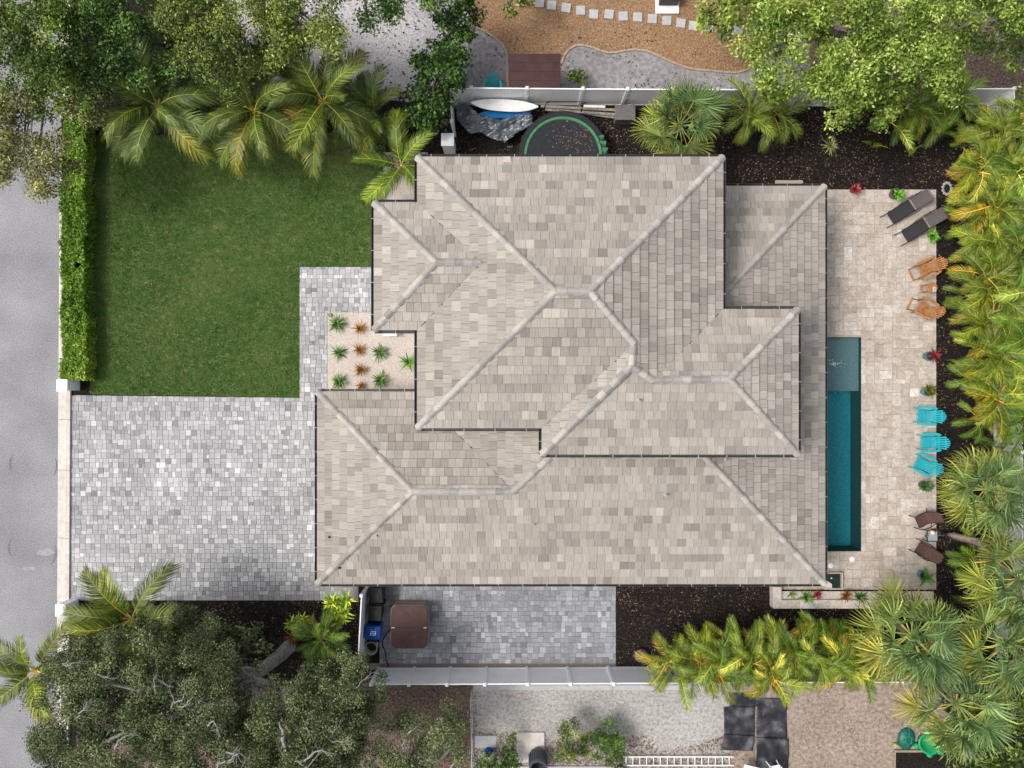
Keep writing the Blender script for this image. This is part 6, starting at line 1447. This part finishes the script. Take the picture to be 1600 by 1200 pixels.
def plant(name, label, cat, px, py, n, L_, w, mat, seed, group=None, z=0.0, up=1.0, color=None, curl=.9, multi=None, ground=0.0):
    c = W(px, py, ground); t = thing(name, label, cat, (c.x, c.y, ground), group=group)
    mb = MB(); mb.lathe([(.05, -.02), (.06, .03), (.03, .08)], (0, 0, 0), 8); mb.build('stem', G['brownbark'], t)
    if multi:
        rd = random.Random(seed)
        for k in range(multi): rosette(t, n, L_, w, mat, seed+k, z+rd.uniform(0, .35), up, color=color, curl=curl, loc=(rd.uniform(-.42, .42), rd.uniform(-.5, .5)), name='leaf_rosette')
    else: rosette(t, n, L_, w, mat, seed, z, up, color=color, curl=curl)
    return t
plant('croton_shrub', 'yellow leaved shrub beside the driveway corner and short fence', 'shrub', 540, 938, 16, .55, .055, G['areca'], 401, z=1.0, multi=14, color=(2.9, 2.7, 2.0))
plant('croton_shrub', 'yellow leaved shrub in the mulch left of the dark areca palm', 'shrub', 478, 966, 14, .5, .05, G['areca'], 402, z=.85, multi=6, color=(2.4, 2.2, 1.2))
plant('bromeliad', 'coppery red spiky plant at the edge of the lower left mulch', 'plant', 460, 993, 26, .6, .03, G['rusty'], 403, z=.15, color=None)
plant('croton_shrub', 'small yellow green plant in the shade under the oak limb', 'shrub', 378, 1033, 14, .4, .05, G['areca'], 404, z=.3, multi=2, color=(1.5, 1.3, 1.0))
# agaves in the front bed
FG = 'spiky plants in the front gravel bed'
for i, (px, py, n, L_, lab) in enumerate(((528.5, 507, 60, .46, 'green spiky rosette at the top left of the front gravel bed'), (530, 551, 30, .40, 'sparse green spiky rosette in the middle of the bed\'s left column'), (530.5, 597, 55, .42, 'green spiky rosette at the lower left of the front bed'), (595.5, 551, 55, .42, 'dense green spiky rosette right of the middle orange grass'), (595.5, 594.5, 55, .43, 'green spiky rosette at the bottom right of the front bed'), (639, 567, 26, .50, 'lighter green spiky rosette beside the house wall gutter'))):
    plant('agave_plant', lab, 'plant', px, py, n, L_*1.22, .036, G['plant'], 420+i, FG, z=.06, color=(1.3, 1.5, 1.2) if i == 5 else None)
for i, (px, py, n, L_, lab) in enumerate(((563, 514, 40, .40, 'rust orange grass tuft, topmost of the four in the front bed'), (562.5, 547, 46, .38, 'rust orange grass tuft, second from the top of the four'), (564.5, 578.5, 50, .40, 'golden brown grass tuft, third from the top of the four'), (566, 603, 30, .33, 'small red brown grass tuft at the roof edge'))):
    plant('bronze_grass', lab, 'plant', px, py, int(n*1.4), L_*1.2, .016, G['rusty'], 440+i, FG, z=.05)
mb = MB(); c = W(516, 492.5); mb.lathe([(.09, 0), (.10, .08), (.06, .10), (0, .10)], (0, 0, 0), 12); props(mb.build('garden_lamp', G['wood'], loc=(c.x, c.y, .012)), 'small brown round lamp cap at the top left corner of the gravel bed', 'lamp')
# potted plants on the deck
G['tealpot'] = M('teal_glazed_pot', [(.03, .16, .19), (.06, .24, .27)], scale=6, rough=.25)
G['greypot'] = M('dark_grey_pot', [(.07, .065, .06), (.12, .11, .10)], scale=6, rough=.6)
def potted(label, px, py, r, h, pot, n, L_, w, mat, seed, color=None, up=1.0, off=(0, 0), multi=None, curl=.9):
    c = W(px, py, .06); t = thing('potted_plant', label, 'potted plant', (c.x, c.y, .062), group='potted plants on the pool deck')
    mb = MB(); mb.lathe([(r*.7, 0), (r, h*.6), (r*1.02, h), (r*.86, h), (r*.82, h*.8), (0, h*.8)], (0, 0, 0), 20); mb.build('pot', pot, t, smooth=False)
    mb = MB(); mb.lathe([(r*.82, 0), (0, .02)], (0, 0, h*.81), 14); mb.build('soil', G['soil'], t)
    rd = random.Random(seed)
    for k in range(multi or 1):
        rosette(t, n, L_, w, mat, seed+k, h*.82+(rd.uniform(0, .12) if multi else 0), up, color=color, curl=curl, loc=(off[0]+(rd.uniform(-.12, .12) if multi else 0), off[1]+(rd.uniform(-.12, .12) if multi else 0)), name='leaf_rosette')
potted('red leaved potted plant at the top edge of the deck', 1331, 298, .16, .3, G['greypot'], 18, .36, .04, G['red'], 501, multi=2)
potted('bright green potted plant in a grey pot left of the loungers', 1394, 305, .24, .35, G['greypot'], 16, .30, .05, G['plant'], 502, (1.5, 1.9, .8), multi=5, off=(.1, .02))
potted('bright green leafy plant at the deck edge below the loungers', 1452, 368, .14, .2, G['greypot'], 16, .34, .055, G['plant'], 503, (1.5, 1.9, .9), multi=4)
potted('crimson bromeliad in a teal pot at the deck edge', 1446, 557, .22, .4, G['tealpot'], 32, .46, .035, G['red'], 504, off=(.18, .05))
potted('brownish green plant in a teal pot above the turquoise chairs', 1442, 612, .2, .42, G['tealpot'], 18, .36, .04, G['areca'], 505, (1.0, .75, .8), multi=3, off=(.1, .03))
potted('dark green leafy potted plant below the turquoise chairs', 1439, 757, .2, .3, G['greypot'], 14, .34, .06, G['plant'], 506, (.5, .6, .7), multi=4)
potted('broad leaved potted plant at the deck edge below the brown chairs', 1437, 896, .2, .35, G['tealpot'], 8, .6, .09, G['plant'], 507, (1.1, 1.3, .9), off=(.1, -.1))
# plants in the raised planter and beds
for i, (px, py, n, L_, w, m_, col, lab) in enumerate(((1236, 928, 14, .34, .025, 'plant', (1.5, 1.4, 1.1), 'small thin green plant at the left of the raised planter'), (1258, 932, 60, .5, .02, 'plant', (1.1, 1.3, .6), 'grassy green tuft in the raised planter'), (1275, 928, 26, .36, .03, 'red', None, 'dark red plant in the raised planter'), (1320, 930, 34, .45, .03, 'rusty', None, 'dull brown bromeliad in the raised planter'), (1342, 932, 36, .5, .03, 'plant', (.6, .8, .7), 'dark green spiky plant at the right of the raised planter'))):
    plant('planter_plant', lab, 'plant', px, py, n, L_, w, G[m_], 520+i, 'plants in the raised planter', z=.05, color=col, ground=.3)
plant('spider_plant', 'silvery green spiky tuft in the upper right mulch', 'plant', 1296, 229, 60, .5, .022, G['fan'], 530, z=.05, color=(1.4, 1.35, 1.6))
for i, (px, py) in enumerate(((1263, 985), (1120, 990))):
    pass
plant('schefflera_plant', 'cream flowered plant at the left end of the bottom palms', 'plant', 1062, 998, 12, .42, .05, G['fan'], 533, z=.5, multi=3, color=(2.2, 2.0, 2.4))
plant('schefflera_plant', 'cream flowered plant fronting the bottom palm row', 'plant', 1120, 982, 12, .4, .05, G['fan'], 537, z=.5, multi=2, color=(2.2, 2.0, 2.4))
# fallen fronds on the mulch
for i, (px, py, az, s_, k) in enumerate(((1385, 232, 165, .55, 0), (1345, 222, -8, .35, 2), (1436, 200, -95, .6, 1), (1438, 228, 215, .5, 0))):
    c = W(px, py, .1); o = link('fallen_frond', ARE[k], None, loc=(c.x, c.y, .22), rot=(.3, .35, R(az)), scl=s_*1.05, color=(1.3, 1.2, .9))
    props(o, ['fallen green frond pointing left in the upper right mulch', 'short fallen frond beside the left pointing one in the mulch', 'fallen frond hanging down below the top areca palms', 'fallen frond pointing down left in the upper right mulch'][i], 'palm frond', 'fallen fronds')
# hedge
HX0, HX1, HY0, HY1, HZ = W(95, 0, .85).x, W(132, 0, .85).x, W(0, 594, .85).y, W(0, 180, .85).y, .85
rg = np.random.default_rng(601); n = 42000
fx = rg.random(n); fy = rg.random(n); face = rg.random(n)
X = HX0+(HX1-HX0)*fx; Y = HY0+(HY1-HY0)*fy; Z = np.where(face < .62, HZ-rg.random(n)**2*.22, rg.random(n)*HZ)
side = face >= .62
X = np.where(side & (fx < .5), HX0+rg.random(n)*.12, np.where(side, HX1-rg.random(n)*.12, X))
bul = .26*(vnoise(X, Y, .8, 4)-.5)+.16*(vnoise(X, Y, .22, 14)-.5); X = X+bul*np.where(fx < .5, -.6, .6)+rg.normal(0, .03, n); Z = Z+np.where(side, 0, .22*(vnoise(X, Y, .5, 5)-.5)+.14*(vnoise(X, Y, .18, 15)-.5))
thin = vnoise(X, Y, .6, 9) > .06; X, Y, Z = X[thin], Y[thin], Z[thin]; n = len(X)
o0 = np.array([(HX0+HX1)/2, (HY0+HY1)/2, 0]); P = np.stack([X, Y, Z], 1)-o0
nn = rg.normal(size=(n, 3))*.6+np.array([0, 0, .6]); nn /= np.linalg.norm(nn, axis=1)[:, None]
a = np.cross(nn, rg.normal(size=(n, 3))); a /= np.linalg.norm(a, axis=1)[:, None]; b = np.cross(nn, a); s = .10*rg.uniform(.7, 1.3, n)[:, None]; a = a*s*.5; b = b*s*.33
hd = thing('hedge', 'clipped bright green hedge between road and lawn', 'hedge', o0)
val = np.clip(rg.normal(.40, .17, n)+.4*(vnoise(X, Y, .9, 12)-.5)+.25*np.clip((W(0, 470).y-Y)/3, 0, 1), 0, 1)
link('foliage', soup('foliage', np.stack([P-a, P-a*.1+b, P+a, P-a*.1-b], 1), val, G['hedge']), hd)
mb = MB()
for k in range(42):
    y = HY0+(HY1-HY0)*(k+.5)/42-o0[1]; mb.tube([(rg.uniform(-.2, .2), y, 0), (rg.uniform(-.3, .3), y, .45), (rg.uniform(-.45, .45), y+.1, .78)], [.03, .02, .01], 5)
mb.build('stems', G['brownbark'], hd, kind='stuff')
